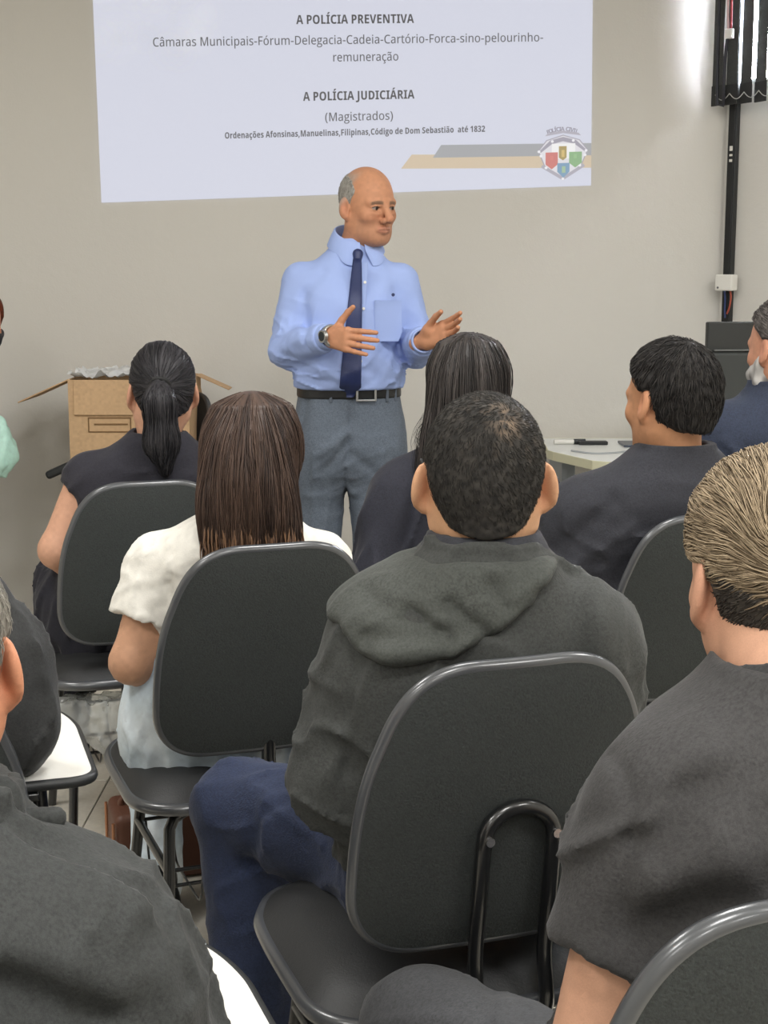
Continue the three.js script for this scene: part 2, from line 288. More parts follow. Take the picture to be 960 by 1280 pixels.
// slanted window wall: four blocks round an opening
const W0 = 0.03, W1 = 1.62, WY0 = 2.13, WY1 = 2.82;
const wallAt = (t, y, off) => [XC + WD[0] * t - WD[1] * off, y, ZW + WD[1] * t + WD[0] * off];      // off > 0 is into the room
function slant(g) { g.rotateY(-Math.PI / 4); g.translate(XC, 0, ZW); return g; }
{
  const blk = (t0, t1, y0, y1) => slant(box(t1 - t0, y1 - y0, 0.08, [(t0 + t1) / 2, (y0 + y1) / 2, -0.04]));
  struct('wall_window', uvMetres(join([blk(-0.03, W0, 0, CEIL), blk(W1, WL + 0.1, 0, CEIL), blk(W0, W1, 0, WY0), blk(W0, W1, WY1, CEIL)])), M.wall, 'pale beige slanted wall with the high window', 'wall');
  const win = thing('window_1', 'high window behind dark vertical blinds', 'window', [XC, 0, ZW], -Math.PI / 4); win.name = 'window_1'; win.userData.kind = 'structure';
  const fr = std({ color: C('#c9c9c6'), roughness: 0.4, metalness: 0.4 });
  const fw = 0.02; part('window_frame', join([rbox(W1 - W0, fw, 0.03, 0.003, [(W0 + W1) / 2, WY0 + fw / 2, -0.05]), rbox(W1 - W0, fw, 0.03, 0.003, [(W0 + W1) / 2, WY1 - fw / 2, -0.05]), rbox(fw, WY1 - WY0 - 2 * fw, 0.03, 0.003, [W0 + fw / 2, (WY0 + WY1) / 2, -0.05]), rbox(fw, WY1 - WY0 - 2 * fw, 0.03, 0.003, [W1 - fw / 2, (WY0 + WY1) / 2, -0.05]), rbox(fw, WY1 - WY0 - 2 * fw, 0.03, 0.003, [(W0 + W1) / 2, (WY0 + WY1) / 2, -0.05])]), fr, win);
  const glass = new THREE.MeshPhysicalMaterial({ color: 0xffffff, transmission: 1, thickness: 0, roughness: 0, ior: 1.45 });
  for (const [a, b] of [[W0 + fw, (W0 + W1) / 2 - fw / 2], [(W0 + W1) / 2 + fw / 2, W1 - fw]]) part('pane', box(b - a, WY1 - WY0 - 2 * fw, 0.004, [(a + b) / 2, (WY0 + WY1) / 2, -0.05]), glass, win);
}
// vertical blinds hanging in front of the window
{
  const bl = thing('vertical_blind', 'dark grey vertical slat blind hanging over the high window', 'blind', [XC, 0, ZW], -Math.PI / 4);
  const slatM = std({ color: C('#4a4c4a'), roughness: 0.8, map: weaveCol }), chainM = std({ color: C('#b9b9b6'), roughness: 0.4 }), wM = std({ color: C('#2b2c2c'), roughness: 0.7 });
  part('head_rail', rbox(1.64, 0.04, 0.05, 0.004, [0.8, 2.88, 0.09]), std({ color: C('#55575a'), roughness: 0.5 }), bl);
  const sg = []; for (let v = 0; v < 3; v++) sg.push(uvMetres(rbox(0.056, 0.8, 0.0025, 0.001)));
  for (let i = 0; i < 26; i++) {
    const t = 0.012 + i * 0.0615, a = -0.27 + rr(-0.05, 0.05), s = part('slat', sg[i % 3], slatM, bl); s.position.set(t, 2.455, 0.09); s.rotation.y = a;
    const w = part('weight_pocket', rbox(0.062, 0.075, 0.006, 0.002), wM, bl); w.position.set(t, 2.083, 0.09); w.rotation.y = a;
    const pts = []; for (let k = 0; k <= 8; k++) { const u = k / 8; pts.push([t + 0.0615 * u, 2.085 - 0.022 * Math.sin(Math.PI * u), 0.103]); }
    part('bead_chain', curveTube(pts, 0.0016, 12, 5), chainM, bl);
  }
}
// black cable duct in the corner with its junction box, cables and clip
{
  const at = wallAt(0.032, 0, 0);
  const duct = thing('cable_duct', 'black vertical cable duct running up the wall corner', 'cable duct', [XC, 0, ZW], -Math.PI / 4);
  part('duct_channel', rbox(0.036, 1.95, 0.028, 0.004, [0.045, 1.955, 0.0155]), M.blackPlastic, duct);
  part('duct_cover', rbox(0.026, 1.95, 0.006, 0.002, [0.045, 1.955, 0.0315]), std({ color: C('#1a1b1c'), roughness: 0.45 }), duct);
  for (const [y, h] of [[2.02, 0.018], [1.995, 0.008], [1.975, 0.01]]) part('clip', rbox(0.012, h, 0.004, 0.001, [0.048, y - 0.13, 0.0365]), M.laminate, duct, 'small white clip');
  const jb = thing('junction_box', 'white plastic junction box on the black cable duct', 'junction box', [XC, 0, ZW], -Math.PI / 4);
  part('housing', rbox(0.075, 0.062, 0.045, 0.006, [0.062, 1.385, 0.058]), M.laminate, jb);
  part('lid_screw', cyl(0.004, 0.004, 0.003, [0.04, 1.366, 0.0815], [Math.PI / 2, 0, 0], 10), std({ color: C('#77777a'), roughness: 0.4, metalness: 0.6 }), jb);
  const wr = (name, hex, pts, label) => { const m = solo(name, curveTube(pts, 0.004, 20, 6), std({ color: C(hex), roughness: 0.5 }), label, 'cable'); m.position.set(XC, 0, ZW); m.rotation.y = -Math.PI / 4; };
  wr('cable', '#a8503f', [[0.075, 1.36, 0.05], [0.077, 1.33, 0.045], [0.07, 1.29, 0.042], [0.06, 1.265, 0.042]], 'red-brown cable looping out under the white junction box');
  wr('cable', '#31406e', [[0.05, 1.36, 0.05], [0.052, 1.32, 0.045], [0.05, 1.28, 0.042], [0.053, 1.25, 0.042]], 'blue cable hanging under the white junction box');
  wr('cable', '#a8323c', [[0.088, 2.93, 0.135], [0.09, 2.6, 0.135], [0.088, 2.42, 0.135], [0.09, 2.31, 0.135]], 'red cable running down beside the blind to a white clip');
  wr('cable', '#dcb8b4', [[0.078, 2.93, 0.135], [0.082, 2.5, 0.138], [0.074, 2.4, 0.137], [0.078, 2.31, 0.135]], 'pale pink cable twisted beside the red one');
  const cc = solo('cable_clip', rbox(0.03, 0.035, 0.02, 0.003, [0.083, 2.295, 0.135]), M.laminate, 'white clip joining the red cable to the dark cord', 'clip'); cc.position.set(XC, 0, ZW); cc.rotation.y = -Math.PI / 4;
  const cd = solo('blind_cord', join([curveTube([[0.076, 2.28, 0.135], [0.07, 2.2, 0.137], [0.068, 2.1, 0.135], [0.06, 2.04, 0.12]], 0.006, 20, 6), curveTube([[0.035, 2.93, 0.135], [0.035, 2.5, 0.135], [0.04, 2.1, 0.135], [0.047, 2.03, 0.135], [0.06, 2.04, 0.12]], 0.006, 24, 6)]), std({ color: C('#22222c'), roughness: 0.5 }), 'dark looped cord hanging at the edge of the blind', 'cord'); cd.position.set(XC, 0, ZW); cd.rotation.y = -Math.PI / 4;
}
// ceiling panels: glowing square and the area light just below it
for (const [x, z] of PANELS) {
  const p = thing('ceiling_light', 'square white panel light set in the ceiling', 'ceiling light', [x, CEIL, z], 0, 'ceiling panel lights');
  part('frame', join([rbox(0.62, 0.02, 0.02, 0.003, [0, -0.011, 0.3]), rbox(0.62, 0.02, 0.02, 0.003, [0, -0.011, -0.3]), rbox(0.02, 0.02, 0.58, 0.003, [0.3, -0.011, 0]), rbox(0.02, 0.02, 0.58, 0.003, [-0.3, -0.011, 0])]), M.laminate, p);
  part('diffuser_light', box(0.58, 0.006, 0.58, [0, -0.006, 0]), std({ color: 0xffffff, roughness: 0.6, emissive: new THREE.Color(1, 0.99, 0.972), emissiveIntensity: 1.5 }), p);
  const l = new THREE.RectAreaLight(new THREE.Color(1, 0.99, 0.972), PANEL_POWER, 0.58, 0.58); l.name = 'panel_lamp'; l.position.set(x, CEIL - 0.03, z); l.rotation.x = -Math.PI / 2; scene.add(l);
}
// the projected slide
{
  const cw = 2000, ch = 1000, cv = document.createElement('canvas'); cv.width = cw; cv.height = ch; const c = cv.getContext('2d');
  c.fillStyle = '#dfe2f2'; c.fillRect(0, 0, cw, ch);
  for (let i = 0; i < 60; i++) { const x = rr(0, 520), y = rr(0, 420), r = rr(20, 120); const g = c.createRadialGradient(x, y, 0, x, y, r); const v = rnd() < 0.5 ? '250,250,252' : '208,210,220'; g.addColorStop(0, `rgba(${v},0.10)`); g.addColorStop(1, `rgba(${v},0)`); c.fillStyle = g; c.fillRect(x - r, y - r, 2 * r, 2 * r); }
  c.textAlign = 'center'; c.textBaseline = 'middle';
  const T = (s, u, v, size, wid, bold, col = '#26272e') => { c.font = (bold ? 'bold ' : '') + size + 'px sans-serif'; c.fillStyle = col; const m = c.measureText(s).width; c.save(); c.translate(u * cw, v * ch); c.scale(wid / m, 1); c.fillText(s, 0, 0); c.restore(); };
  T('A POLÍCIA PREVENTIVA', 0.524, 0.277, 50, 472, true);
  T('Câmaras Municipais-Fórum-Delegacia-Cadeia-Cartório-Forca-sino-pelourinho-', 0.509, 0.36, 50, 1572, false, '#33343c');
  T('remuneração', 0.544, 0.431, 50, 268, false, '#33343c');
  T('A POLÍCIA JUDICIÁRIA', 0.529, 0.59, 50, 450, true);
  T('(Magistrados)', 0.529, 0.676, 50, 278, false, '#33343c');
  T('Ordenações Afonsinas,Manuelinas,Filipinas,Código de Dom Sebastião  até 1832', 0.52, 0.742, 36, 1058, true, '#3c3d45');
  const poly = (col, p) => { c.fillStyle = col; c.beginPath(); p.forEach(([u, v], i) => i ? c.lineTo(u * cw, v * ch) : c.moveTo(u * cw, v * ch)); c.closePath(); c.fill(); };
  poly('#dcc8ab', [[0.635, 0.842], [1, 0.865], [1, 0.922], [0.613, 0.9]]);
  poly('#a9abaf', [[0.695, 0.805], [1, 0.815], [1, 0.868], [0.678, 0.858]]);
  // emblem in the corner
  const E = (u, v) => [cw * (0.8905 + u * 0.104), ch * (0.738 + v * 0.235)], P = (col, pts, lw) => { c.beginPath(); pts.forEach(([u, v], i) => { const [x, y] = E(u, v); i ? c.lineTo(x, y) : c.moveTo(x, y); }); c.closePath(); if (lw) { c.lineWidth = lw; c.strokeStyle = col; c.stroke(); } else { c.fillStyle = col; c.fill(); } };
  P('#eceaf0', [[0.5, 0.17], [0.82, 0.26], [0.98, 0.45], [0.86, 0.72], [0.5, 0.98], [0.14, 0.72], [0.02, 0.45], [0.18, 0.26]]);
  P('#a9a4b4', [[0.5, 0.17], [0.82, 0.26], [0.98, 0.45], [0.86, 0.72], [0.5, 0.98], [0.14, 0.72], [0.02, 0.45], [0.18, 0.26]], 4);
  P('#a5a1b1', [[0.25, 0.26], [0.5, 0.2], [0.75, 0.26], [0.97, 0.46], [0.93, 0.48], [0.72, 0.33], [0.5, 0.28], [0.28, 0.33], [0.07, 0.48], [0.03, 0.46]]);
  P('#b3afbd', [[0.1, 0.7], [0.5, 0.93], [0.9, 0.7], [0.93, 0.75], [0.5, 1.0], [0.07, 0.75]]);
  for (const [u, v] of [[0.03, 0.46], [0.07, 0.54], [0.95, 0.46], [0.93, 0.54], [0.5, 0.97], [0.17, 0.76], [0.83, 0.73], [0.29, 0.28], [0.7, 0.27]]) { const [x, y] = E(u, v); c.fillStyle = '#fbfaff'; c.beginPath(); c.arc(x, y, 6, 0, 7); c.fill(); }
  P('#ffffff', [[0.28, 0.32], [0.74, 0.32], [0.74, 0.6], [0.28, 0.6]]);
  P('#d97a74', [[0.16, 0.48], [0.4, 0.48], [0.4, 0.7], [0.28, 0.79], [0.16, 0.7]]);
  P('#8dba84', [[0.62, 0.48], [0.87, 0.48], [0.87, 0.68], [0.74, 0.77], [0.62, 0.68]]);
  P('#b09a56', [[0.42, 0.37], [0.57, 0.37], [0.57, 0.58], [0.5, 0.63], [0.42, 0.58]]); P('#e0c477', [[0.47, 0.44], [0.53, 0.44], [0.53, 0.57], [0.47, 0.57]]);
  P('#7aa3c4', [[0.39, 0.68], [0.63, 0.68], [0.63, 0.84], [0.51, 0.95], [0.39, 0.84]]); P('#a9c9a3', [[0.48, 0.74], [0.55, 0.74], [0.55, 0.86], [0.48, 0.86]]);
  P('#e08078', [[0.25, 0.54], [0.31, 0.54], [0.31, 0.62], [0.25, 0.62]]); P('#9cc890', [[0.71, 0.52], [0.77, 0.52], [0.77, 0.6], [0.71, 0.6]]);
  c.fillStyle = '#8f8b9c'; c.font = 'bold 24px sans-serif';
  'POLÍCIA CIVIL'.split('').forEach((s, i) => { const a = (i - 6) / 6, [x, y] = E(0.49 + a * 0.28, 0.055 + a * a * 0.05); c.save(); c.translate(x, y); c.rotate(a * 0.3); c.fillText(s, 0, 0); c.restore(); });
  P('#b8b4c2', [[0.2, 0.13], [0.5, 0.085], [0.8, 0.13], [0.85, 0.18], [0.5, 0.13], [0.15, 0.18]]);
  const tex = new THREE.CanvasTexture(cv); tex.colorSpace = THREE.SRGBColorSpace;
  // corners on the wall: the picture is a little keystoned
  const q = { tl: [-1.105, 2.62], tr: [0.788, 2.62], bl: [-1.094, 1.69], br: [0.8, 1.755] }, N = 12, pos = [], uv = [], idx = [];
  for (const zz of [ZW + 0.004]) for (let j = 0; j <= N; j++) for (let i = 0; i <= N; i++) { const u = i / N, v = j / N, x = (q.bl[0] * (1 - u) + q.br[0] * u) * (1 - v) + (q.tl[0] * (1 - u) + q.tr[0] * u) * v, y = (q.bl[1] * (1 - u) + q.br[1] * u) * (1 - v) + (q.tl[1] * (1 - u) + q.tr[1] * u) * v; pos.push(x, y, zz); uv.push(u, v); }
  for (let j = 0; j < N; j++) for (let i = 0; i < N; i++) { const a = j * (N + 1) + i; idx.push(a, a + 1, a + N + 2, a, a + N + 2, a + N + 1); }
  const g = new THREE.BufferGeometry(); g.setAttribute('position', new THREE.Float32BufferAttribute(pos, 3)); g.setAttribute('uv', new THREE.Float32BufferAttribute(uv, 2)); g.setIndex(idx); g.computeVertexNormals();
  solo('projected_slide', g, std({ color: C('#6c6c6e'), roughness: 0.9, emissive: 0xffffff, emissiveMap: tex, emissiveIntensity: 0.72 }), 'projected slide about police history with emblem and stripes on the front wall', 'slide');  // sheet on the bare wall glows in place of projector light; no screen here
}

// ---------------------------------------------------------------- furniture
// outline of a cushion: wider at the bottom, rounded corners
function padShape(wb, wt, h, rb, rt) {
  const s = new THREE.Shape(), b = wb / 2, t = wt / 2;
  s.moveTo(-b + rb, 0); s.lineTo(b - rb, 0); s.bezierCurveTo(b - rb * 0.35, 0, b, rb * 0.4, b, rb);
  s.bezierCurveTo(b, h * 0.5, t + 0.012, h - rt * 1.1, t - 0.004, h - rt * 0.8); s.bezierCurveTo(t - 0.025, h - rt * 0.28, t - rt * 0.45, h, t - rt, h); s.lineTo(-t + rt, h);
  s.bezierCurveTo(-t + rt * 0.45, h, -t + 0.025, h - rt * 0.28, -t + 0.004, h - rt * 0.8); s.bezierCurveTo(-t - 0.012, h - rt * 1.1, -b, h * 0.5, -b, rb); s.bezierCurveTo(-b, rb * 0.4, -b + rb * 0.35, 0, -b + rb, 0);
  return s;
}
function padGeo(shape, thick, bev) { const g = new THREE.ExtrudeGeometry(shape, { depth: thick - 2 * bev, bevelEnabled: true, bevelThickness: bev, bevelSize: bev, bevelOffset: -bev, bevelSegments: 4, curveSegments: 14, steps: 1 }); g.translate(0, 0, bev); return tidy(g); }
const bendPad = (g, k) => { const P = g.attributes.position; for (let i = 0; i < P.count; i++) P.setZ(i, P.getZ(i) - k * P.getX(i) * P.getX(i)); g.computeVertexNormals(); return g; };
function padRim(shape, z, r, k) { const pts = shape.getSpacedPoints(90); pts.pop(); return curveTube(pts.map(p => [p.x, p.y, z - k * p.x * p.x]), r, 180, 8, true); }
function gridPad(shape, z0, dome, k, up) {      // a domed face filled from the outline towards its middle
  const pts = shape.getSpacedPoints(72); pts.pop(); const n = pts.length, R = 9, pos = [], idx = []; let cx = 0, cy = 0; pts.forEach(p => { cx += p.x / n; cy += p.y / n; });
  for (let r = 0; r <= R; r++) { const f = 1 - r / R, e = f; for (let i = 0; i < n; i++) { const x = cx + (pts[i].x - cx) * e, y = cy + (pts[i].y - cy) * e; pos.push(x, y, z0 + dome * Math.pow(1 - Math.pow(f, 3.2), 0.8) - k * x * x); } }
  for (let r = 0; r < R; r++) for (let i = 0; i < n; i++) { const a = r * n + i, b = r * n + (i + 1) % n; dome > 0 ? idx.push(a, b, a + n, b, b + n, a + n) : idx.push(a, a + n, b, b, a + n, b + n); }
  const g = new THREE.BufferGeometry(); g.setAttribute('position', new THREE.Float32BufferAttribute(pos, 3)); g.setIndex(idx); g.computeVertexNormals(); return finish(g);
}
const backShape = padShape(0.41, 0.36, 0.385, 0.085, 0.125), seatShape = padShape(0.49, 0.47, 0.46, 0.11, 0.11);
const BK = 0.35;
const backTilt = g => { g.rotateX(0.13); g.translate(0, 0.54, 0.212); return g; };       // local: chair faces -z, its back stands at +z
const flat = g => { g.rotateX(-Math.PI / 2); return g; };
const CH = {
  cushion: backTilt(gridPad(backShape, -0.018, -0.035, BK)),
  shell: backTilt(gridPad(backShape, 0.002, 0.012, BK)),
  rim: backTilt(padRim(backShape, -0.008, 0.0105, BK)),
  seatTop: (() => { const g = gridPad(seatShape, 0.012, 0.05, 0); flat(g); g.translate(0, 0.437, 0.215); return g; })(),
  seatPan: (() => { const g = gridPad(seatShape, -0.008, -0.018, 0); flat(g); g.translate(0, 0.437, 0.215); return g; })(),
  seatRim: (() => { const g = padRim(seatShape, 0.002, 0.0125, 0); flat(g); g.translate(0, 0.437, 0.215); return g; })(),
};
for (const k of ['rim', 'seatRim']) CH[k] = finish(CH[k]);
const loopY = (y, dz = 0) => 0.215 + dz - (y - 0.565) * -0.13;      // behind the tilted back
function makeChair(loop, tablet) {
  const o = new THREE.Group();
  part('backrest', CH.cushion, M.vinyl, o); part('back_shell', CH.shell, M.chairFabric, o); part('back_rim', CH.rim, M.trim, o);
  const st = part('seat', CH.seatTop, M.vinyl, o); part('seat_pan', CH.seatPan, M.blackPlastic, o); part('seat_rim', CH.seatRim, M.trim, o);
  if (loop) {
    const w = 0.049, zb = y => 0.215 + (y - 0.54) * 0.13 + 0.024, arc = [];
    for (let i = 0; i <= 10; i++) { const a = Math.PI * i / 10; arc.push([-w * Math.cos(a), 0.695 + w * 0.85 * Math.sin(a), zb(0.7)]); }
    const side = s => [[s * 0.05, 0.405, -0.02], [s * 0.05, 0.4, 0.14], [s * 0.05, 0.41, 0.215], [s * 0.05, 0.45, 0.245], [s * 0.05, 0.52, zb(0.52)], [s * 0.05, 0.62, zb(0.62)]];
    const lp = part('support_loop', curveTube([...side(-1), ...arc, ...side(1).reverse()], 0.0105, 120, 10), M.blackTube, o);
    for (const s of [-1, 1]) part('bolt', cyl(0.006, 0.006, 0.006, [s * 0.047, 0.7, zb(0.7) + 0.0125], [Math.PI / 2, 0, 0], 14), M.chrome, lp, 'small shiny bolt head');
  } else part('support_bar', tube([[0, 0.405, 0.02], [0, 0.4, 0.2], [0, 0.44, 0.21], [0, 0.62, 0.205]], 0.014, 8, 0.03), M.blackTube, o);
  for (const s of [-1, 1]) {
    part('leg', tube([[s * 0.12, 0.4, -0.12], [s * 0.17, 0.385, -0.135], [s * 0.2, 0, -0.2]], 0.0115, 10, 0.03), M.blackTube, o);
    part('leg', tube([[s * 0.12, 0.4, 0.1], [s * 0.17, 0.385, 0.11], [s * 0.2, 0, 0.2]], 0.0115, 10, 0.03), M.blackTube, o);
    part('side_rail', tube([[s * 0.18, 0.29, -0.15], [s * 0.18, 0.29, 0.135]], 0.009, 8), M.blackTube, o);
  }
  part('seat_bracket', join([rbox(0.3, 0.022, 0.03, 0.004, [0, 0.4, -0.1]), rbox(0.3, 0.022, 0.03, 0.004, [0, 0.4, 0.08]), rbox(0.12, 0.01, 0.22, 0.003, [0, 0.402, 0])]), M.blackTube, o);
  const wires = []; for (let i = 0; i < 7; i++) { const x = -0.165 + i * 0.055; wires.push(tube([[x, 0.29, 0.13], [x, 0.2, 0.1], [x, 0.2, -0.12], [x, 0.29, -0.145]], 0.0026, 5, 0.03)); }
  for (const [y, z] of [[0.29, 0.133], [0.29, -0.148], [0.2, 0]]) wires.push(tube([[-0.18, y, z], [0.18, y, z]], 0.004, 6));
  part('wire_basket', join(wires), M.blackTube, o);
  if (tablet) {
    const s = new THREE.Shape(); s.moveTo(0.13, 0.1); s.lineTo(0.28, 0.1); s.quadraticCurveTo(0.315, 0.1, 0.315, 0.135); s.lineTo(0.315, 0.34); s.quadraticCurveTo(0.3, 0.5, 0.2, 0.52); s.lineTo(0.0, 0.52); s.quadraticCurveTo(-0.03, 0.5, -0.02, 0.44); s.quadraticCurveTo(0.1, 0.4, 0.12, 0.25); s.lineTo(0.12, 0.12); s.quadraticCurveTo(0.12, 0.1, 0.13, 0.1);
    const g = tidy(new THREE.ExtrudeGeometry(s, { depth: 0.012, bevelEnabled: true, bevelThickness: 0.001, bevelSize: 0.001, bevelSegments: 1, curveSegments: 10 })); g.rotateX(-Math.PI / 2); g.translate(0, 0.68, 0.12);
    const t = part('tablet', g, M.laminate, o, 'white laminate writing tablet');
    const sp = s.getSpacedPoints(70); sp.pop(); part('tablet_edge', curveTube(sp.map(p => [p.x, 0.685, 0.12 - p.y]), 0.0085, 150, 8, true), M.blackPlastic, t);
    part('tablet_post', tube([[0.2, 0.39, 0.02], [0.25, 0.4, 0.0], [0.25, 0.52, -0.05], [0.24, 0.672, -0.06]], 0.011, 10, 0.05), M.blackTube, o);
    part('tablet_bracket', join([rbox(0.03, 0.012, 0.3, 0.003, [0.22, 0.671, -0.12]), rbox(0.16, 0.012, 0.03, 0.003, [0.2, 0.671, -0.2])]), M.blackTube, o);
  }
  return o;
}
const protos = {};
function chair(x, z, deg, label, { loop = false, tablet = false, group, sy = 1 } = {}) {
  const k = loop + '/' + tablet, o = protos[k] ? protos[k].clone() : (protos[k] = makeChair(loop, tablet));
  o.name = numbered('padded_chair'); o.position.set(x, 0, z); o.rotation.y = deg * Math.PI / 180; o.scale.y = sy; o.userData = { label, category: 'chair', group: 'padded class chairs' };
  scene.add(o); return o;
}
chair(-0.64, -3.59, 20, 'black padded chair with the ponytailed woman in it');
chair(-0.29, -2.78, 21, 'black padded chair of the woman in the white shirt');
chair(0.085, -2.0, 20, 'black padded chair with a tubular support loop behind the hooded man', { loop: true });
chair(0.61, -3.12, 15, 'black padded chair of the black-haired man beside the white desk');
chair(0.16, -3.6, 8, 'black padded chair under the woman with long black hair', { sy: 0.82 });
chair(0.275, -1.3, 18, 'black padded chair of the man with swirled grey-brown hair');
chair(-0.36, -1.06, 20, 'black padded chair with white tablet beside the man in the black zip jacket', { tablet: true });
chair(-0.725, -1.92, 18, 'black padded chair with white tablet under the black sleeve at the wall side', { tablet: true });
chair(1.04, -3.75, 55, 'black padded chair of the bearded man in the navy suit');
{
  const o = chair(-0.93, -5.3, 128, 'black padded chair standing at the wall with the open carton on it', { sy: 1.05 }); o.updateMatrixWorld();
  const inv = o.matrixWorld.clone().invert(), arm = rbox(0.17, 0.03, 0.06, 0.012); arm.rotateZ(0.42); arm.translate(-1.135, 0.735, -5.14); arm.applyMatrix4(inv); part('armrest', arm, M.blackPlastic, o);
  const post = tube([[-1.06, 0.42, -5.2], [-1.09, 0.6, -5.15], [-1.1, 0.74, -5.14]], 0.011, 8); post.applyMatrix4(inv); part('armrest_post', post, M.blackTube, o);
}

// cardboard carton with open flaps
{
  const b = thing('cardboard_box', 'open brown cardboard carton with splayed flaps on a chair', 'box', [-0.91, 0.51, -5.3]);
  const w = 0.43, d = 0.34, h = 0.535, t = 0.005, CB = M.cardboard;
  part('front_panel', uvMetres(box(w, h, t, [0, h / 2, d / 2])), CB, b); part('rear_panel', uvMetres(box(w, h, t, [0, h / 2, -d / 2])), CB, b);
  for (const s of [-1, 1]) part('side_panel', uvMetres(box(t, h, d - t, [s * (w / 2 - t / 2), h / 2, 0])), CB, b);
  part('bottom_panel', uvMetres(box(w - 2 * t, t, d - t, [0, t / 2, 0])), CB, b);
  const flap = (len, wid, pos, rot) => { const g = rbox(wid, len, t, 0.002, [0, len / 2, 0]); g.applyMatrix4(new THREE.Matrix4().makeRotationFromEuler(new THREE.Euler(...rot))); g.translate(...pos); part('flap', uvMetres(g), CB, b); };
  flap(0.125, w - 0.02, [0.01, h, d / 2 + 0.002], [Math.PI - 0.06, 0, 0]);
  flap(0.2, d - 0.02, [-w / 2, h, 0], [0, Math.PI / 2, 0.0]); b.children.pop();
  const side = (s, ang, len, dd = d - 0.01) => { const g = rbox(len, t, dd, 0.002, [s * len / 2, 0, -(d - 0.01 - dd) / 2]); g.rotateZ(s * ang); g.translate(s * w / 2, h, 0); part('flap', uvMetres(g), CB, b); };
  side(-1, -0.42, 0.2); side(1, -0.42, 0.13, 0.1);
  { const g = rbox(w - 0.02, 0.14, t, 0.002, [0, 0.07, 0]); g.rotateX(-2.2); g.translate(0, h, -d / 2); part('flap', uvMetres(g), CB, b); }
  part('handle_slot', join([rbox(0.15, 0.004, 0.004, 0.001, [-0.07, h - 0.135, d / 2 + 0.004]), rbox(0.15, 0.004, 0.004, 0.001, [-0.07, h - 0.185, d / 2 + 0.004]), rbox(0.004, 0.054, 0.004, 0.001, [-0.145, h - 0.16, d / 2 + 0.004]), rbox(0.004, 0.054, 0.004, 0.001, [0.005, h - 0.16, d / 2 + 0.004]), rbox(0.12, 0.005, 0.004, 0.001, [-0.065, h - 0.158, d / 2 + 0.004])]), std({ color: C('#7d6140'), roughness: 0.9 }), b, 'dark brown printed frame');
  // crumpled clear-white plastic liner
  const g = new THREE.PlaneGeometry(w - 0.03, d - 0.03, 40, 30); g.rotateX(-Math.PI / 2); const P = g.attributes.position; for (let i = 0; i < P.count; i++) { const x = P.getX(i), z = P.getZ(i); P.setY(i, h - 0.01 + 0.028 * Math.abs(noise(x * 25, z * 25, 3)) + 0.012 * Math.abs(noise(x * 60, z * 60, 9)) + 0.012); } g.computeVertexNormals();
  const lin0 = solo('plastic_liner', uvMetres(g), new THREE.MeshPhysicalMaterial({ color: C('#eef0f0'), roughness: 0.3, transmission: 0.3, thickness: 0 }), 'crumpled white plastic sheet filling the open carton', 'plastic sheet'); lin0.position.set(-0.93, 0.51, -5.3);
}
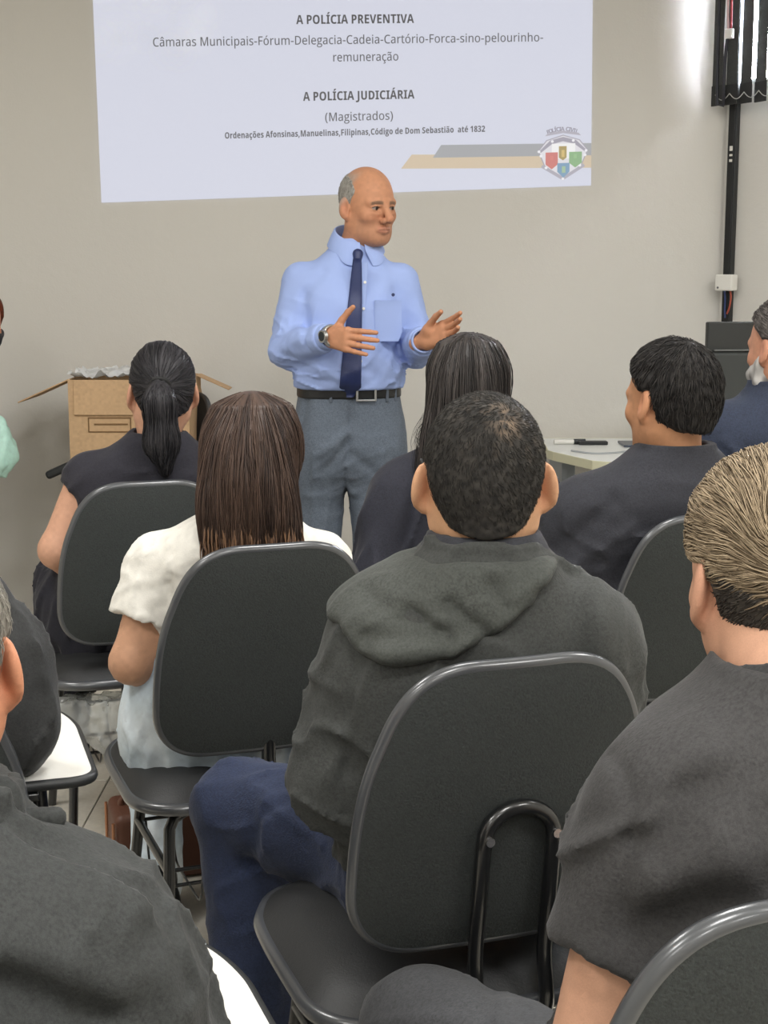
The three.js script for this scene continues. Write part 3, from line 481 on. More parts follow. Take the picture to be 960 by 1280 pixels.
// white desk by the corner with things on it
{
  const dsk = thing('desk', 'white topped desk with cream edge in the corner', 'desk', [0, 0, 0]);
  const s = new THREE.Shape(); [[0.62, 5.64], [0.6, 5.24], [0.615, 5.18], [0.72, 4.93], [0.76, 4.9], [1.2, 4.78], [1.32, 4.9], [1.5, 5.3], [1.28, 5.64]].forEach(([x, z], i) => i ? s.lineTo(x, z) : s.moveTo(x, z));
  const g = tidy(new THREE.ExtrudeGeometry(s, { depth: 0.03, bevelEnabled: false })); g.rotateX(-Math.PI / 2); g.translate(0, 0.75, 0);
  part('desk_top', g, std({ color: C('#e9ebe8'), roughness: 0.35 }), dsk);
  const pts = s.getPoints().map(p => [p.x, 0.765, -p.y]); const eg = []; for (let i = 0; i < pts.length; i++) { const a = pts[i], b = pts[(i + 1) % pts.length], L = Math.hypot(a[0] - b[0], a[2] - b[2]); if (L < 1e-4) continue; const e = rbox(L, 0.032, 0.004, 0.0015); e.rotateY(Math.atan2(-(b[2] - a[2]), b[0] - a[0])); e.translate((a[0] + b[0]) / 2, 0.765, (a[2] + b[2]) / 2); eg.push(e); }
  part('edge_band', join(eg), std({ color: C('#d9d6b8'), roughness: 0.5 }), dsk, 'cream edge band');
  const grey = std({ color: C('#8d9296'), roughness: 0.5 });
  part('modesty_panel', box(0.02, 0.5, 0.4, [0.66, 0.49, -5.42]), grey, dsk);
  for (const [x, z] of [[0.68, -5.25], [0.8, -4.98], [1.22, -4.9], [0.68, -5.58], [1.2, -5.55]]) part('leg', rbox(0.04, 0.75, 0.04, 0.004, [x, 0.375, z]), grey, dsk);
  const mk = thing('marker_pen', 'white marker pen with black cap lying on the desk', 'marker', [0.7, 0.791, -5.42], 0.1);
  part('barrel', cyl(0.009, 0.009, 0.075, [-0.02, 0, 0], [0, 0, Math.PI / 2]), M.laminate, mk); part('cap', cyl(0.0105, 0.0105, 0.045, [0.04, 0, 0], [0, 0, Math.PI / 2]), M.blackPlastic, mk);
  solo('remote_control', rbox(0.11, 0.014, 0.04, 0.004, [0.79, 0.787, -5.42]), M.blackPlastic, 'flat black remote lying beside the white marker', 'remote');
  solo('phone', rbox(0.075, 0.009, 0.15, 0.003, [0.93, 0.785, -5.4]), std({ color: C('#3a4250'), roughness: 0.3 }), 'dark blue-grey phone lying near the middle of the desk', 'phone');
  solo('desk_cable', curveTube([[0.68, 0.7835, -5.2], [0.75, 0.7835, -5.12], [0.83, 0.7835, -5.14], [0.92, 0.7835, -5.22], [1.05, 0.7835, -5.25]], 0.003, 40, 6), std({ color: C('#a9adb0'), roughness: 0.5 }), 'thin grey cable curving across the desk top', 'cable');
  // dark flat monitor seen from behind
  const mo = thing('monitor', 'black flat monitor standing on the desk at the wall corner', 'monitor', [1.34, 0.781, -5.1], 0.12);
  part('panel', rbox(0.42, 0.42, 0.03, 0.006, [0, 0.26, -0.01]), std({ color: C('#2e302f'), roughness: 0.5 }), mo); part('rear_cover', rbox(0.4, 0.3, 0.03, 0.012, [0, 0.215, 0.018]), std({ color: C('#3a3d3c'), roughness: 0.6 }), mo);
  part('ridge', rbox(0.38, 0.006, 0.012, 0.002, [0, 0.372, 0.018]), std({ color: C('#6a6d6c'), roughness: 0.4 }), mo);
  part('stand', rbox(0.06, 0.1, 0.02, 0.004, [0, 0.055, 0.02]), M.blackPlastic, mo); part('foot', rbox(0.24, 0.012, 0.16, 0.004, [0, 0.006, 0.02]), M.blackPlastic, mo);
}
// things under and beside the chairs
{
  // clear plastic bag hanging under the ponytailed woman's seat
  const F = new Field().add(loft([[0.235, -0.66, -3.4, 0.014, 0.012], [0.27, -0.665, -3.4, 0.045, 0.03], [0.32, -0.68, -3.4, 0.085, 0.04], [0.388, -0.7, -3.4, 0.12, 0.045]], 0.3, 2), 0.01).disp((x, y, z) => { const n = noise(x * 38 + y * 10, y * 24, z * 38); return 0.018 * (0.4 - Math.abs(n)) + 0.005 * noise(x * 90, y * 60, z * 90); });
  solo('plastic_bag', skinOf(F, 0.006), new THREE.MeshPhysicalMaterial({ color: C('#f4f6f5'), roughness: 0.22, transmission: 0.75, thickness: 0 }), 'clear plastic bag hanging under the ponytailed woman\'s chair', 'bag');
  // brown bag on the floor below the white-shirted woman's chair
  const bag = thing('handbag', 'brown leather bag standing on the floor under a chair', 'bag', [-0.49, 0, -3.3], 0.3);
  const leather = std({ color: C('#5e3a2a'), roughness: 0.5, bumpMap: plaster, bumpScale: 0.001 }), tan = std({ color: C('#a87452'), roughness: 0.6 });
  part('bag_body', uvMetres(rbox(0.33, 0.17, 0.16, 0.02, [0, 0.086, 0])), leather, bag); part('strap', tube([[-0.14, 0.16, 0], [-0.14, 0.19, 0], [0.12, 0.19, 0.0], [0.12, 0.16, 0]], 0.008, 8, 0.03), leather, bag);
  part('piping', join([tube([[-0.168, 0.02, 0.078], [-0.168, 0.155, 0.078]], 0.004, 6), tube([[-0.168, 0.155, -0.07], [-0.168, 0.02, -0.07]], 0.004, 6), rbox(0.002, 0.04, 0.06, 0.0008, [-0.167, 0.05, 0.02])]), tan, bag, 'tan piping');
}

// ---------------------------------------------------------------- people
// a head in its own axes: face towards +z, ears on x, origin between the ears at eye height; about 0.23 m from chin to crown
function headShape(o = {}) {
  const w = o.wide || 1, cran = ell([0, 0.037, -0.012], [0.0755 * w, 0.088, 0.097]), mid = ell([0, -0.015, 0.022], [0.064 * w, 0.08, 0.064]), jaw = cone([0.05 * w, -0.05, -0.005], [0.02, -0.086, 0.056], 0.02, 0.019), chin = ell([0, -0.092, 0.064], [0.022, 0.016, 0.017]);
  const cheek = ell([0.041, -0.02, 0.056], [0.022, 0.02, 0.02]), brow = cone([0.01, 0.0245, 0.0815], [0.045, 0.0225, 0.068], 0.0095, 0.0085), sock = ell([0.031, 0.006, 0.094], [0.018, 0.011, 0.017]), eye = ell([0.031, 0.006, 0.0725], [0.0125, 0.0125, 0.0125]);
  const lid = cone([0.019, 0.0135, 0.0835], [0.044, 0.0115, 0.074], 0.0042, 0.0036), lid2 = cone([0.02, -0.002, 0.0835], [0.043, 0, 0.075], 0.003, 0.003), bag = cone([0.021, -0.012, 0.081], [0.042, -0.009, 0.075], 0.004, 0.004);
  const bridge = cone([0, 0.018, 0.086], [0, -0.023, 0.112], 0.008, 0.0125), ala = ell([0.0125, -0.031, 0.097], [0.0095, 0.009, 0.0125]);
  const lipU = cone([0, -0.0535, 0.0915], [0.02, -0.0565, 0.083], 0.0052, 0.003), lipL = cone([0, -0.0635, 0.0895], [0.018, -0.0605, 0.082], 0.0062, 0.004), slit = cone([0, -0.0583, 0.098], [0.022, -0.0588, 0.088], 0.0022, 0.0014), fold = cone([0.019, -0.03, 0.098], [0.033, -0.058, 0.085], 0.003, 0.003);
  const e = o.flare ?? 0.5, ear = ell([0.0835 * w, 0.0, -0.014], [0.0075, 0.033, 0.0195], [-0.15, -e, 0.12]), lobe = ell([0.0795 * w, -0.028, -0.004], [0.006, 0.011, 0.009]), conch = ell([0.0895 * w, 0.003, -0.004], [0.008, 0.019, 0.0115], [-0.15, -e, 0.12]);
  return (x, y, z) => {
    const ax = Math.abs(x); let d = smin(cran(ax, y, z), mid(ax, y, z), 0.03);
    if (d > 0.07) return d - 0.03;
    d = smin(d, jaw(ax, y, z), 0.035); d = smin(d, chin(ax, y, z), 0.02);
    if (z > 0.02) {
      d = smin(d, cheek(ax, y, z), 0.02); d = smin(d, brow(ax, y, z), 0.014); d = smax(d, -sock(ax, y, z), 0.012); d = smin(d, eye(ax, y, z), 0.002);
      d = smin(d, lid(ax, y, z), 0.004); d = smin(d, lid2(ax, y, z), 0.004); d = smin(d, bag(ax, y, z), 0.006); d = smin(d, bridge(ax, y, z), 0.012); d = smin(d, ala(ax, y, z), 0.006);
      d = smax(d, -fold(ax, y, z), 0.009); d = smin(d, lipU(ax, y, z), 0.006); d = smin(d, lipL(ax, y, z), 0.006); d = smax(d, -slit(ax, y, z), 0.004);
    }
    if (!o.noEars && ax > 0.05) { let a = smin(ear(ax, y, z), lobe(ax, y, z), 0.01); a = smax(a, -conch(ax, y, z), 0.005); d = smin(d, a, 0.008); }
    return d;
  };
}
function skinColor(base, o = {}) {
  const lip = o.lip || mixc(base, [0.5, 0.14, 0.12], 0.45), red = mixc(base, [0.62, 0.2, 0.13], 0.35), hairC = o.brow || [0.03, 0.025, 0.02];
  return (L) => {                                   // L: head-local place
    const [x, y, z] = L, ax = Math.abs(x); let c = base;
    c = mixc(c, red, 0.8 * Math.exp(-(((ax - 0.084) / 0.012) ** 2 + ((y) / 0.04) ** 2 + ((z + 0.014) / 0.03) ** 2)));
    if (z > 0.03) {
      c = mixc(c, red, 0.5 * Math.exp(-((x / 0.02) ** 2 + ((y + 0.025) / 0.016) ** 2)) + 0.35 * Math.exp(-(((ax - 0.042) / 0.022) ** 2 + ((y + 0.022) / 0.018) ** 2)));
      const lp = sstep(0.0115, 0.0075, Math.abs(y + 0.0585)) * sstep(0.026, 0.02, ax) * sstep(0.07, 0.076, z); c = mixc(c, lip, 0.85 * lp);
      c = mixc(c, [0.12, 0.03, 0.025], 0.8 * sstep(0.0024, 0.001, Math.abs(y + 0.0585)) * sstep(0.023, 0.019, ax) * sstep(0.07, 0.076, z));
      const bw = sstep(0.0065, 0.004, Math.abs(y - (0.0235 - ((ax - 0.025) ** 2) * 9))) * sstep(0.01, 0.014, ax) * sstep(0.05, 0.044, ax) * sstep(0.05, 0.06, z); c = mixc(c, hairC, (o.browA ?? 0.8) * bw);
      const ex = (ax - 0.031) / 0.0125, ey = (y - 0.0056) / 0.0043, er = ex * ex + ey * ey; if (er < 1.1 && z > 0.07) { const ir = Math.hypot(ax - 0.031 + (o.look || 0) * Math.sign(x), y - 0.006); c = ir < 0.006 ? [0.03, 0.02, 0.012] : mixc([0.33, 0.28, 0.25], c, sstep(0.75, 1.1, er)); }  // eye whites coloured dull for the shade of deep-set eyes
      const lash = sstep(0.0022, 0.0008, Math.abs(y - (0.0112 - ((ax - 0.031) ** 2) * 18))) * sstep(0.0135, 0.011, Math.abs(ax - 0.031)) * sstep(0.065, 0.07, z); c = mixc(c, [0.03, 0.02, 0.015], lash);
    }
    if (o.extra) c = o.extra(c, x, y, z);
    return c;
  };
}
// a hand: f along the fingers, t towards the thumb, n out of the palm
function hand(wrist, f, t, n, o = {}) {
  const F = new Field(), nf = V(...f).normalize(), nt = V(...t), s = o.size || 1; nt.addScaledVector(nf, -nt.dot(nf)).normalize(); const nn = V(...n); nn.addScaledVector(nf, -nn.dot(nf)).addScaledVector(nt, -nn.dot(nt)).normalize();
  const P = (a, b, c) => [0, 1, 2].map(i => wrist[i] + s * (nt.getComponent(i) * a + nf.getComponent(i) * b + nn.getComponent(i) * c));
  F.add(cone(P(0, -0.03, 0), P(0, 0.012, 0), 0.025 * s, 0.024 * s), 0.01);
  for (const [x, r] of [[0.027, 0.0135], [0.009, 0.014], [-0.01, 0.0135], [-0.028, 0.012]]) F.add(cone(P(x * 0.55, 0.012, 0), P(x, 0.084, 0), 0.017 * s, r * s), 0.014);
  F.add(ell(P(0.02, 0.035, 0.012), [0.02 * s, 0.02 * s, 0.02 * s]), 0.012);
  const curl = o.curl || [0.3, 0.35, 0.45, 0.55], fan = o.fan ?? 0.08;
  [[0.029, 0.044, 0.027, 0.021, 0.0094], [0.0095, 0.048, 0.031, 0.022, 0.0098], [-0.0105, 0.045, 0.029, 0.021, 0.0093], [-0.03, 0.035, 0.022, 0.018, 0.0083]].forEach(([x, a, b, c, r], i) => {
    let p = [x, 0.086, 0], ang = 0, side = (1.4 - i) * fan; const seg = [a, b, c];
    for (let k = 0; k < 3; k++) { ang += curl[i] * [0.8, 1, 0.7][k]; const q = [p[0] + seg[k] * Math.sin(side) * Math.cos(ang), p[1] + seg[k] * Math.cos(side) * Math.cos(ang), p[2] + seg[k] * Math.sin(ang)]; F.add(cone(P(...p), P(...q), r * s * (1 - 0.08 * k), r * s * (0.93 - 0.09 * k)), k ? 0.003 : 0.006); p = q; }
  });
  const th = o.thumb || [0.75, 0.62, 0.25]; let p = [0.02, 0.02, 0.008];
  [[0.042, 0.0135, 0.0115], [0.033, 0.0108, 0.0098], [0.026, 0.0098, 0.0078]].forEach(([l, r1, r2], k) => { const L = Math.hypot(...th), q = [p[0] + l * (th[0] - 0.12 * k) / L, p[1] + l * (th[1] + 0.12 * k) / L, p[2] + l * th[2] / L]; F.add(cone(P(...p), P(...q), r1 * s, r2 * s), k ? 0.004 : 0.012); p = q; });
  return F;
}
function shoeGeo(p, dir) {      // p: ankle foot point on the floor, dir: unit [x,z]
  const F = new Field(), q = (a, y, b) => [p[0] + dir[0] * a - dir[1] * b, y, p[2] + dir[1] * a + dir[0] * b];
  F.add(cone(q(-0.035, 0.045, 0), q(0.07, 0.04, 0), 0.043, 0.042), 0.02).add(cone(q(0.07, 0.034, 0), q(0.16, 0.028, 0.006), 0.042, 0.032), 0.03).add(cone(q(-0.02, 0.07, 0), q(-0.015, 0.105, 0), 0.042, 0.043), 0.02).and((x, y, z) => 0.002 - y, 0.004);
  return skinOf(F, 0.01);
}
// a body from joints: torso sections, neck, arms [shoulder, elbow, wrist], legs [hip, knee, ankle]
function bodyField(p) {
  const F = new Field(), m = p.mass || 1, q = p.armMass || m;
  F.add(loft(p.torso, p.tyaw || 0, 2.3, -0.014)).add(cone(p.neck[0], p.neck[1], p.neck[2] - 0.008, p.neck[3] - 0.008), 0.02);
  for (const a of p.arms) { F.add(cone(a.s, a.e, 0.048 * q, 0.041 * q), 0.04).add(cone(a.e, a.w, 0.042 * q, 0.026 * m), 0.02); const mid = a.e.map((v, i) => v * 0.72 + a.w[i] * 0.28); F.add(ell(mid, [0.043 * q, 0.043 * q, 0.043 * q]), 0.03); }
  for (const l of p.legs) F.add(cone(l.h, l.k, 0.078 * m, 0.055 * m), 0.04).add(cone(l.k, l.a, 0.052 * m, 0.035 * m), 0.02);
  return F;
}
function bodyGeo(p, headFn, tone, opt = {}) {
  const colH = opt.color || skinColor(tone, opt.sk), list = [skinOf(bodyField(p), opt.cell || 0.012, { color: tone })];
  const H = new Field().add(headFn, 0.02).add(cone(p.neck[0], p.neck[1], p.neck[2], p.neck[3]), 0.03); if (opt.jowl) H.add(opt.jowl, 0.03);
  const base = p.neck[0], up = [0, 1, 2].map(i => p.neck[1][i] - base[i]); H.and(plane(base, up.map(v => -v)), 0.005);
  list.push(skinOf(H, opt.headCell || 0.0045, { color: (x, y, z) => colH(headFn.toLocal(x, y, z)) }));
  for (const a of p.arms) { const d = a.w.map((v, i) => v - a.e[i]); list.push(skinOf(hand(a.w, a.f || d, a.t || [a.side || 1, 0.2, 0], a.n || [0, -1, 0], a.hand || {}), opt.handCell || 0.006, { color: a.tone || tone })); }
  return joinIndexed(list);
}
// clothes: upper garment round the torso and arms; sl = how far down the arm (0..1 upper arm, 1..2 forearm)
function topField(p, o) {
  const F = new Field(), e = o.ease ?? 0.012, m = p.mass || 1; F.add(loft(o.torso || p.torso, p.tyaw || 0, o.n || 2.4, o.grow ?? 0.004));
  p.arms.forEach((a, i) => {
    const sl = Array.isArray(o.sl) ? o.sl[i] : o.sl, ea = a.ease ?? e, k = o.k ?? 0.05;
    if (sl > 1) {
      const t = Math.min(sl - 1, 1), c = a.e.map((v, j) => v + (a.w[j] - v) * t); F.add(cone(a.s, a.e, 0.052 * m + ea, 0.044 * m + ea), k);
      const G = new Field().add(cone(a.e, c.map((v, j) => v + (v - a.e[j]) * 0.1), 0.045 * m + ea, 0.03 * m + ea * 0.9), 0.01).and(plane(c, c.map((v, j) => v - a.e[j])), 0.006); F.add(G.fn(), 0.025);
    } else {
      const c = a.s.map((v, j) => v + (a.e[j] - v) * sl), d = c.map((v, j) => v - a.s[j]), G = new Field().add(cone(a.s, c.map((v, j) => v + d[j] * 0.3), 0.054 * m + ea, 0.05 * m + ea + (o.flare || 0)), 0.01).and(plane(c, d), 0.004);
      F.add(G.fn(), k);
      F.sub((() => { const s = cone(c.map((v, j) => v + d[j] * 0.06), c.map((v, j) => v + d[j] * 0.5), 0.05 * m + ea - 0.014, 0.05 * m + ea - 0.01); return s; })(), 0.003);
    }
  });
  if (o.legs) for (const l of o.legs) F.add(l, 0.03);
  return F;
}
function legField(p, o = {}) {
  const F = new Field(), e = o.ease ?? 0.014, m = p.mass || 1, T = p.torso; F.add(loft(o.hips, p.tyaw || 0, 2.4, 0.004));
  for (const l of p.legs) F.add(cone(l.h, l.k, 0.082 * m + e, 0.058 * m + e), o.k ?? 0.05).add(cone(l.k, [l.a[0], l.a[1] - 0.02, l.a[2]], 0.056 * m + e, 0.04 * m + e), 0.02);
  return F;
}
// a fold running from a to b on whichever surface lies there, seen along z
const crease = (a, b, w, amp) => { const bx = b[0] - a[0], by = b[1] - a[1], l2 = bx * bx + by * by, zm = (a[2] + b[2]) / 2, W = w * 1.5, A = amp * 1.25; return (x, y, z) => { if (Math.abs(z - zm) > 0.1) return 0; const px = x - a[0], py = y - a[1], t = clamp((px * bx + py * by) / l2, 0, 1), dx = px - bx * t, dy = py - by * t, d = dx * dx + dy * dy; return d > W * W * 7 ? 0 : A * Math.exp(-d / (W * W)) * 1; }; };
const creasePath = (pts, z, w, amp) => { const c = pts.slice(1).map((q, i) => crease([...pts[i], z], [...q, z], w, amp)); return (x, y, z2) => { let m = 0; for (const f of c) { const v = f(x, y, z2); if (Math.abs(v) > Math.abs(m)) m = v; } return m; }; };
// soft cloth folds running along direction v
function folds(v, across, along, amp, zz = 0) {
  const d = V(...v).normalize(), a = Math.abs(d.y) < 0.9 ? V(0, 1, 0) : V(1, 0, 0), u = a.cross(d).normalize(), w = d.clone().cross(u);
  return (x, y, z) => { const s = x * d.x + y * d.y + z * d.z, p = x * u.x + y * u.y + z * u.z, q = x * w.x + y * w.y + z * w.z, n = noise(p * across + zz, q * across, s * along + zz), r = 1 - Math.min(1, Math.abs(n) * 2.4); return amp * (r * r * 1.1 - 0.25) + amp * 0.3 * noise(p * across * 2, q * across * 2 + zz, s * along * 2); };
}
const local = (list, base) => { for (const g of list) g.translate(-base[0], -base[1], -base[2]); };
function person(label, base, parts, dz = 0) {          // a part named 'shirt/collar' is a piece of the shirt
  const o = thing('person', label, 'person', [base[0], base[1], base[2] + dz]), made = {};
  for (const [path, geo, mat, lab] of parts) { const [a, b] = path.split('/'); geo.translate(-base[0], -base[1], -base[2]); const m = part(b || a, geo, mat, b ? made[a] : o, lab); if (!b) made[a] = m; }
  return o;
}
// collar: a band round the neck that folds over; c centre, r radii, h height, points at the front when pt > 0
function collar(c, rx, rz, h, o = {}) {
  const N = 64, gap = o.gap ?? 0.16, yaw = o.yaw || 0, prof = [], pos = [], idx = [], rows = 9;
  for (let i = 0; i <= N; i++) {
    const a = gap + (2 * Math.PI - 2 * gap) * i / N, fr = Math.max(0, Math.cos(a)), drop = (o.pt || 0) * Math.pow(sstep(0.45, 1, fr), 1.5), lift = (o.back || 0) * (1 - fr), dir = [Math.sin(a + yaw), Math.cos(a + yaw)], wx = (o.slide || 0) * sstep(0.5, 1, fr) * Math.sign(Math.sin(a));
    const R = k => { const cs = Math.cos(a), sn = Math.sin(a), r = 1 / Math.sqrt((sn / (rx + k)) ** 2 + (cs / (rz + k)) ** 2); return r; };
    const ring = [[R(0), -0.012], [R(-0.001), h * 0.6 + lift], [R(0.0), h + lift], [R(0.003), h + lift + 0.0025], [R(0.007), h + lift], [R(0.013 + (o.flare || 0) * 0.5), h * 0.45 + lift * 0.6], [R(0.018 + (o.flare || 0)), -0.004 - drop], [R(0.014 + (o.flare || 0)), -0.007 - drop], [R(0.006), h * 0.3]];
    for (const [r, y] of ring) { const low = y < 0 ? 1 : 0; pos.push(c[0] + dir[0] * r + Math.cos(yaw) * wx * low, c[1] + y - (o.tilt || 0) * Math.cos(a) * r, c[2] + dir[1] * r - Math.sin(yaw) * wx * low); }
  }
  for (let i = 0; i < N; i++) for (let k = 0; k < rows - 1; k++) { const a = i * rows + k; idx.push(a, a + rows, a + 1, a + 1, a + rows, a + rows + 1); }
  const g = new THREE.BufferGeometry(); g.setAttribute('position', new THREE.Float32BufferAttribute(pos, 3)); g.setIndex(idx); g.computeVertexNormals(); return finish(g);
}
const darkMat = {}; const shoeM = std({ color: C('#1b1b1c'), roughness: 0.45 });
const LINE = t => { if (globalThis.console) console.log(t); };

const hrand0 = (c1, c2) => () => mixc(c1, c2, rnd());
// ---- the speaker, standing by the wall
{
  const B = [-0.11, 0, -4.6], tone = lin('#cb9270'), ty = 0.16;
  const p = {
    torso: [[0.99, -0.112, -4.6, 0.155, 0.115], [1.06, -0.112, -4.595, 0.158, 0.125], [1.12, -0.112, -4.585, 0.166, 0.135], [1.2, -0.11, -4.59, 0.163, 0.13], [1.32, -0.108, -4.595, 0.172, 0.125], [1.385, -0.107, -4.605, 0.168, 0.112], [1.43, -0.105, -4.612, 0.14, 0.095], [1.47, -0.1, -4.615, 0.096, 0.08], [1.5, -0.095, -4.612, 0.07, 0.066], [1.52, -0.092, -4.61, 0.062, 0.06]], tyaw: ty,
    neck: [[-0.092, 1.46, -4.615], [-0.06, 1.57, -4.6], 0.062, 0.056], mass: 0.88, armMass: 0.74,
    arms: [
      { s: [-0.258, 1.39, -4.6], e: [-0.3, 1.185, -4.545], w: [-0.168, 1.228, -4.37], f: [0.7, -0.08, 0.7], t: [0.12, 1, -0.05], n: [0.7, 0.1, -0.7], hand: { curl: [0.38, 0.3, 0.22, 0.2], thumb: [1.0, 0.45, 0.15], fan: 0.05, size: 0.96 } },
      { s: [0.048, 1.385, -4.62], e: [0.1, 1.182, -4.6], w: [0.12, 1.215, -4.385], f: [0.74, 0.32, 0.6], t: [-0.2, 0.85, -0.3], n: [-0.35, 0.5, 0.75], hand: { curl: [0.16, 0.24, 0.3, 0.36], thumb: [0.45, 0.85, 0.3], fan: 0.04, size: 0.96 } }],
    legs: [{ h: [-0.197, 0.84, -4.6], k: [-0.217, 0.5, -4.58], a: [-0.24, 0.09, -4.61] }, { h: [-0.028, 0.84, -4.6], k: [-0.026, 0.5, -4.57], a: [-0.02, 0.09, -4.6] }],
  };
  const H = placed(headShape({ wide: 0.98, flare: 0.35 }), [-0.05, 1.618, -4.585], 0.66, 0.12, 0.03);
  const stub = lin('#a9a39a');
  const hairMask = (x, y, z) => { const ax = Math.abs(x); return sstep(0.012, -0.02, z - 0.3 * (y - 0.05)) * sstep(0.118, 0.09, y) * (sstep(-0.06, -0.045, y) * (z < -0.02 ? 1 : sstep(0.0, 0.02, y + 0.0)) + 0) };
  const body = bodyGeo(p, H, tone, { headCell: 0.0026, handCell: 0.0028, jowl: ell(H.toWorld(0, -0.07, 0.03), [0.05, 0.03, 0.045]), sk: { brow: lin('#6a5a4c'), browA: 0.75, look: -0.002, extra: (c, x, y, z) => { c = mixc(c, stub, 0.65 * clamp(hairMask(x, y, z), 0, 1)); if (z > 0.03 && y < -0.03) c = mixc(c, lin('#b98a70'), 0.35); return c; } } });
  // shirt with pulled folds at the elbows and the waist
  const S = topField(p, { sl: 1.93, ease: 0.02, k: 0.028, grow: 0.006 });
  S.add(loft([[0.985, -0.112, -4.6, 0.15, 0.115], [1.04, -0.112, -4.595, 0.158, 0.124], [1.075, -0.112, -4.59, 0.168, 0.138], [1.13, -0.112, -4.585, 0.168, 0.138], [1.2, -0.11, -4.59, 0.162, 0.13]], ty, 2.4), 0.02);
  const fz = folds([1, -0.35, 0.3], 24, 8, 0.008), fe = folds([0.2, 1, 0.3], 28, 12, 0.01, 5), fw = folds([1, -0.25, 0], 28, 8, 0.009, 9);
  const cr = [crease([-0.245, 1.34, -4.5], [-0.235, 1.2, -4.47], 0.012, -0.006), crease([-0.24, 1.36, -4.51], [-0.19, 1.42, -4.5], 0.012, -0.006), crease([0.035, 1.36, -4.51], [0.045, 1.16, -4.49], 0.012, -0.005), crease([0.03, 1.24, -4.47], [-0.04, 1.12, -4.45], 0.01, -0.006), crease([0.03, 1.2, -4.47], [-0.03, 1.09, -4.45], 0.01, -0.006), crease([-0.2, 1.13, -4.46], [-0.12, 1.09, -4.44], 0.012, 0.007), crease([-0.26, 1.24, -4.5], [-0.33, 1.17, -4.5], 0.014, 0.007)];
  S.disp((x, y, z) => { const el = Math.min(Math.hypot(x + 0.28, y - 1.21, z + 4.53), Math.hypot(x - 0.1, y - 1.2, z + 4.56)), ew = sstep(0.16, 0.03, el); let d = fz(x, y, z) * (0.25 + 0.9 * ew) * 0.8 + fw(x, y, z) * sstep(1.2, 1.08, y) * 0.9 + fe(x, y, z) * ew * 0.5; for (const c of cr) d += c(x, y, z); return d - 0.001; });
  const shirtM = cloth('#a0b4e6', { bumpScale: 0.0002, map: null, sheen: 0.1 });
  S.and(plane([0, 1.058, 0], [0, -1, 0]), 0.006); const shirt = skinOf(S, 0.0055);
  const col = collar([-0.088, 1.5, -4.604], 0.063, 0.062, 0.034, { gap: 0.1, pt: 0.022, flare: 0.01, yaw: 0.3, back: 0.01, tilt: 0.38, slide: 0.02 });
  // cuffs
  const cuff = a => { const d = a.w.map((v, i) => v - a.e[i]), l = Math.hypot(...d), q = t => a.w.map((v, i) => v + d[i] / l * t); return new Field().add(cone(q(-0.055), q(0.02), 0.041, 0.037), 0.01).and(plane(q(-0.05), d.map(v => -v)), 0.003).and(plane(q(0.006), d), 0.003).sub(cone(q(-0.02), q(0.04), 0.031, 0.031), 0.003); };
  const cuffs = p.arms.map(a => skinOf(cuff(a), 0.003));
  // front of the shirt, for the tie, buttons and pocket
  const front = (x, y, off) => { let z = -4.2; for (let k = 0; k < 60; k++) { const d = S.d(x, y, z); if (d < 0.0008) break; z -= Math.max(d * 0.7, 0.0008); if (z < -4.475) { z = -4.475; break; } } return z + off; };
  const strip = (path, thick, off) => { // path: [x,y,halfwidth]; a strip of cloth lying on the shirt
    const pos = [], idx = [], n = path.length, K = 4; for (let s = 0; s < 2; s++) for (let i = 0; i < n; i++) for (let k = 0; k <= K; k++) { const u = k / K * 2 - 1, x = path[i][0] + u * path[i][2], y = path[i][1]; pos.push(x, y, Math.max(front(path[i][0], y, off), front(x, y, off)) + (s ? thick * (1 - 0.7 * u * u) : -0.004)); }
    const W = K + 1, top = n * W; for (let i = 0; i < n - 1; i++) for (let k = 0; k < K; k++) { const a = top + i * W + k; idx.push(a, a + W, a + 1, a + 1, a + W, a + W + 1); const b = i * W + k; idx.push(b, b + 1, b + W, b + 1, b + W + 1, b + W); }
    for (let i = 0; i < n - 1; i++) for (const k of [0, K]) { const a = i * W + k, b = top + a; k ? idx.push(a, b, a + W, b, b + W, a + W) : idx.push(a, a + W, b, b, a + W, b + W); }
    for (const i of [0, n - 1]) for (let k = 0; k < K; k++) { const a = i * W + k, b = top + a; i ? idx.push(a, b, a + 1, b, b + 1, a + 1) : idx.push(a, a + 1, b, b, a + 1, b + 1); }
    const g = new THREE.BufferGeometry(); g.setAttribute('position', new THREE.Float32BufferAttribute(pos, 3)); g.setIndex(idx); g.computeVertexNormals(); return finish(g);
  };
  const tp = []; for (let i = 0; i <= 26; i++) { const t = i / 26; tp.push([-0.082 - 0.024 * Math.pow(t, 1.1), 1.462 - 0.425 * t, i === 26 ? 0.012 : i === 25 ? 0.02 : 0.0125 + 0.0225 * Math.pow(t, 0.8)]); }
  const tie = strip(tp, 0.006, 0.004);
  const knot = skinOf(new Field().add(cone([-0.081, 1.476, -4.522], [-0.082, 1.452, -4.51], 0.0165, 0.011), 0.01), 0.003);
  const tieM = std({ color: C('#27335f'), roughness: 0.45, bumpMap: weave, bumpScale: 0.0004 });
  const placket = strip([[-0.062, 1.45, 0.013], [-0.068, 1.35, 0.014], [-0.075, 1.25, 0.014], [-0.08, 1.15, 0.014], [-0.083, 1.08, 0.014]], 0.0012, 0.0005);
  const btn = []; for (const y of [1.39, 1.31, 1.23, 1.15, 1.09]) { const x = -0.055 - 0.02 * (1.45 - y) / 0.37; btn.push(cyl(0.0045, 0.0045, 0.003, [x, y, front(x, y, 0.0025)], [Math.PI / 2, 0, 0], 10)); }
  const pocket = strip([[0.013, 1.335, 0.042], [0.013, 1.3, 0.042], [0.014, 1.24, 0.042], [0.015, 1.21, 0.03]], 0.0015, 0.0005);
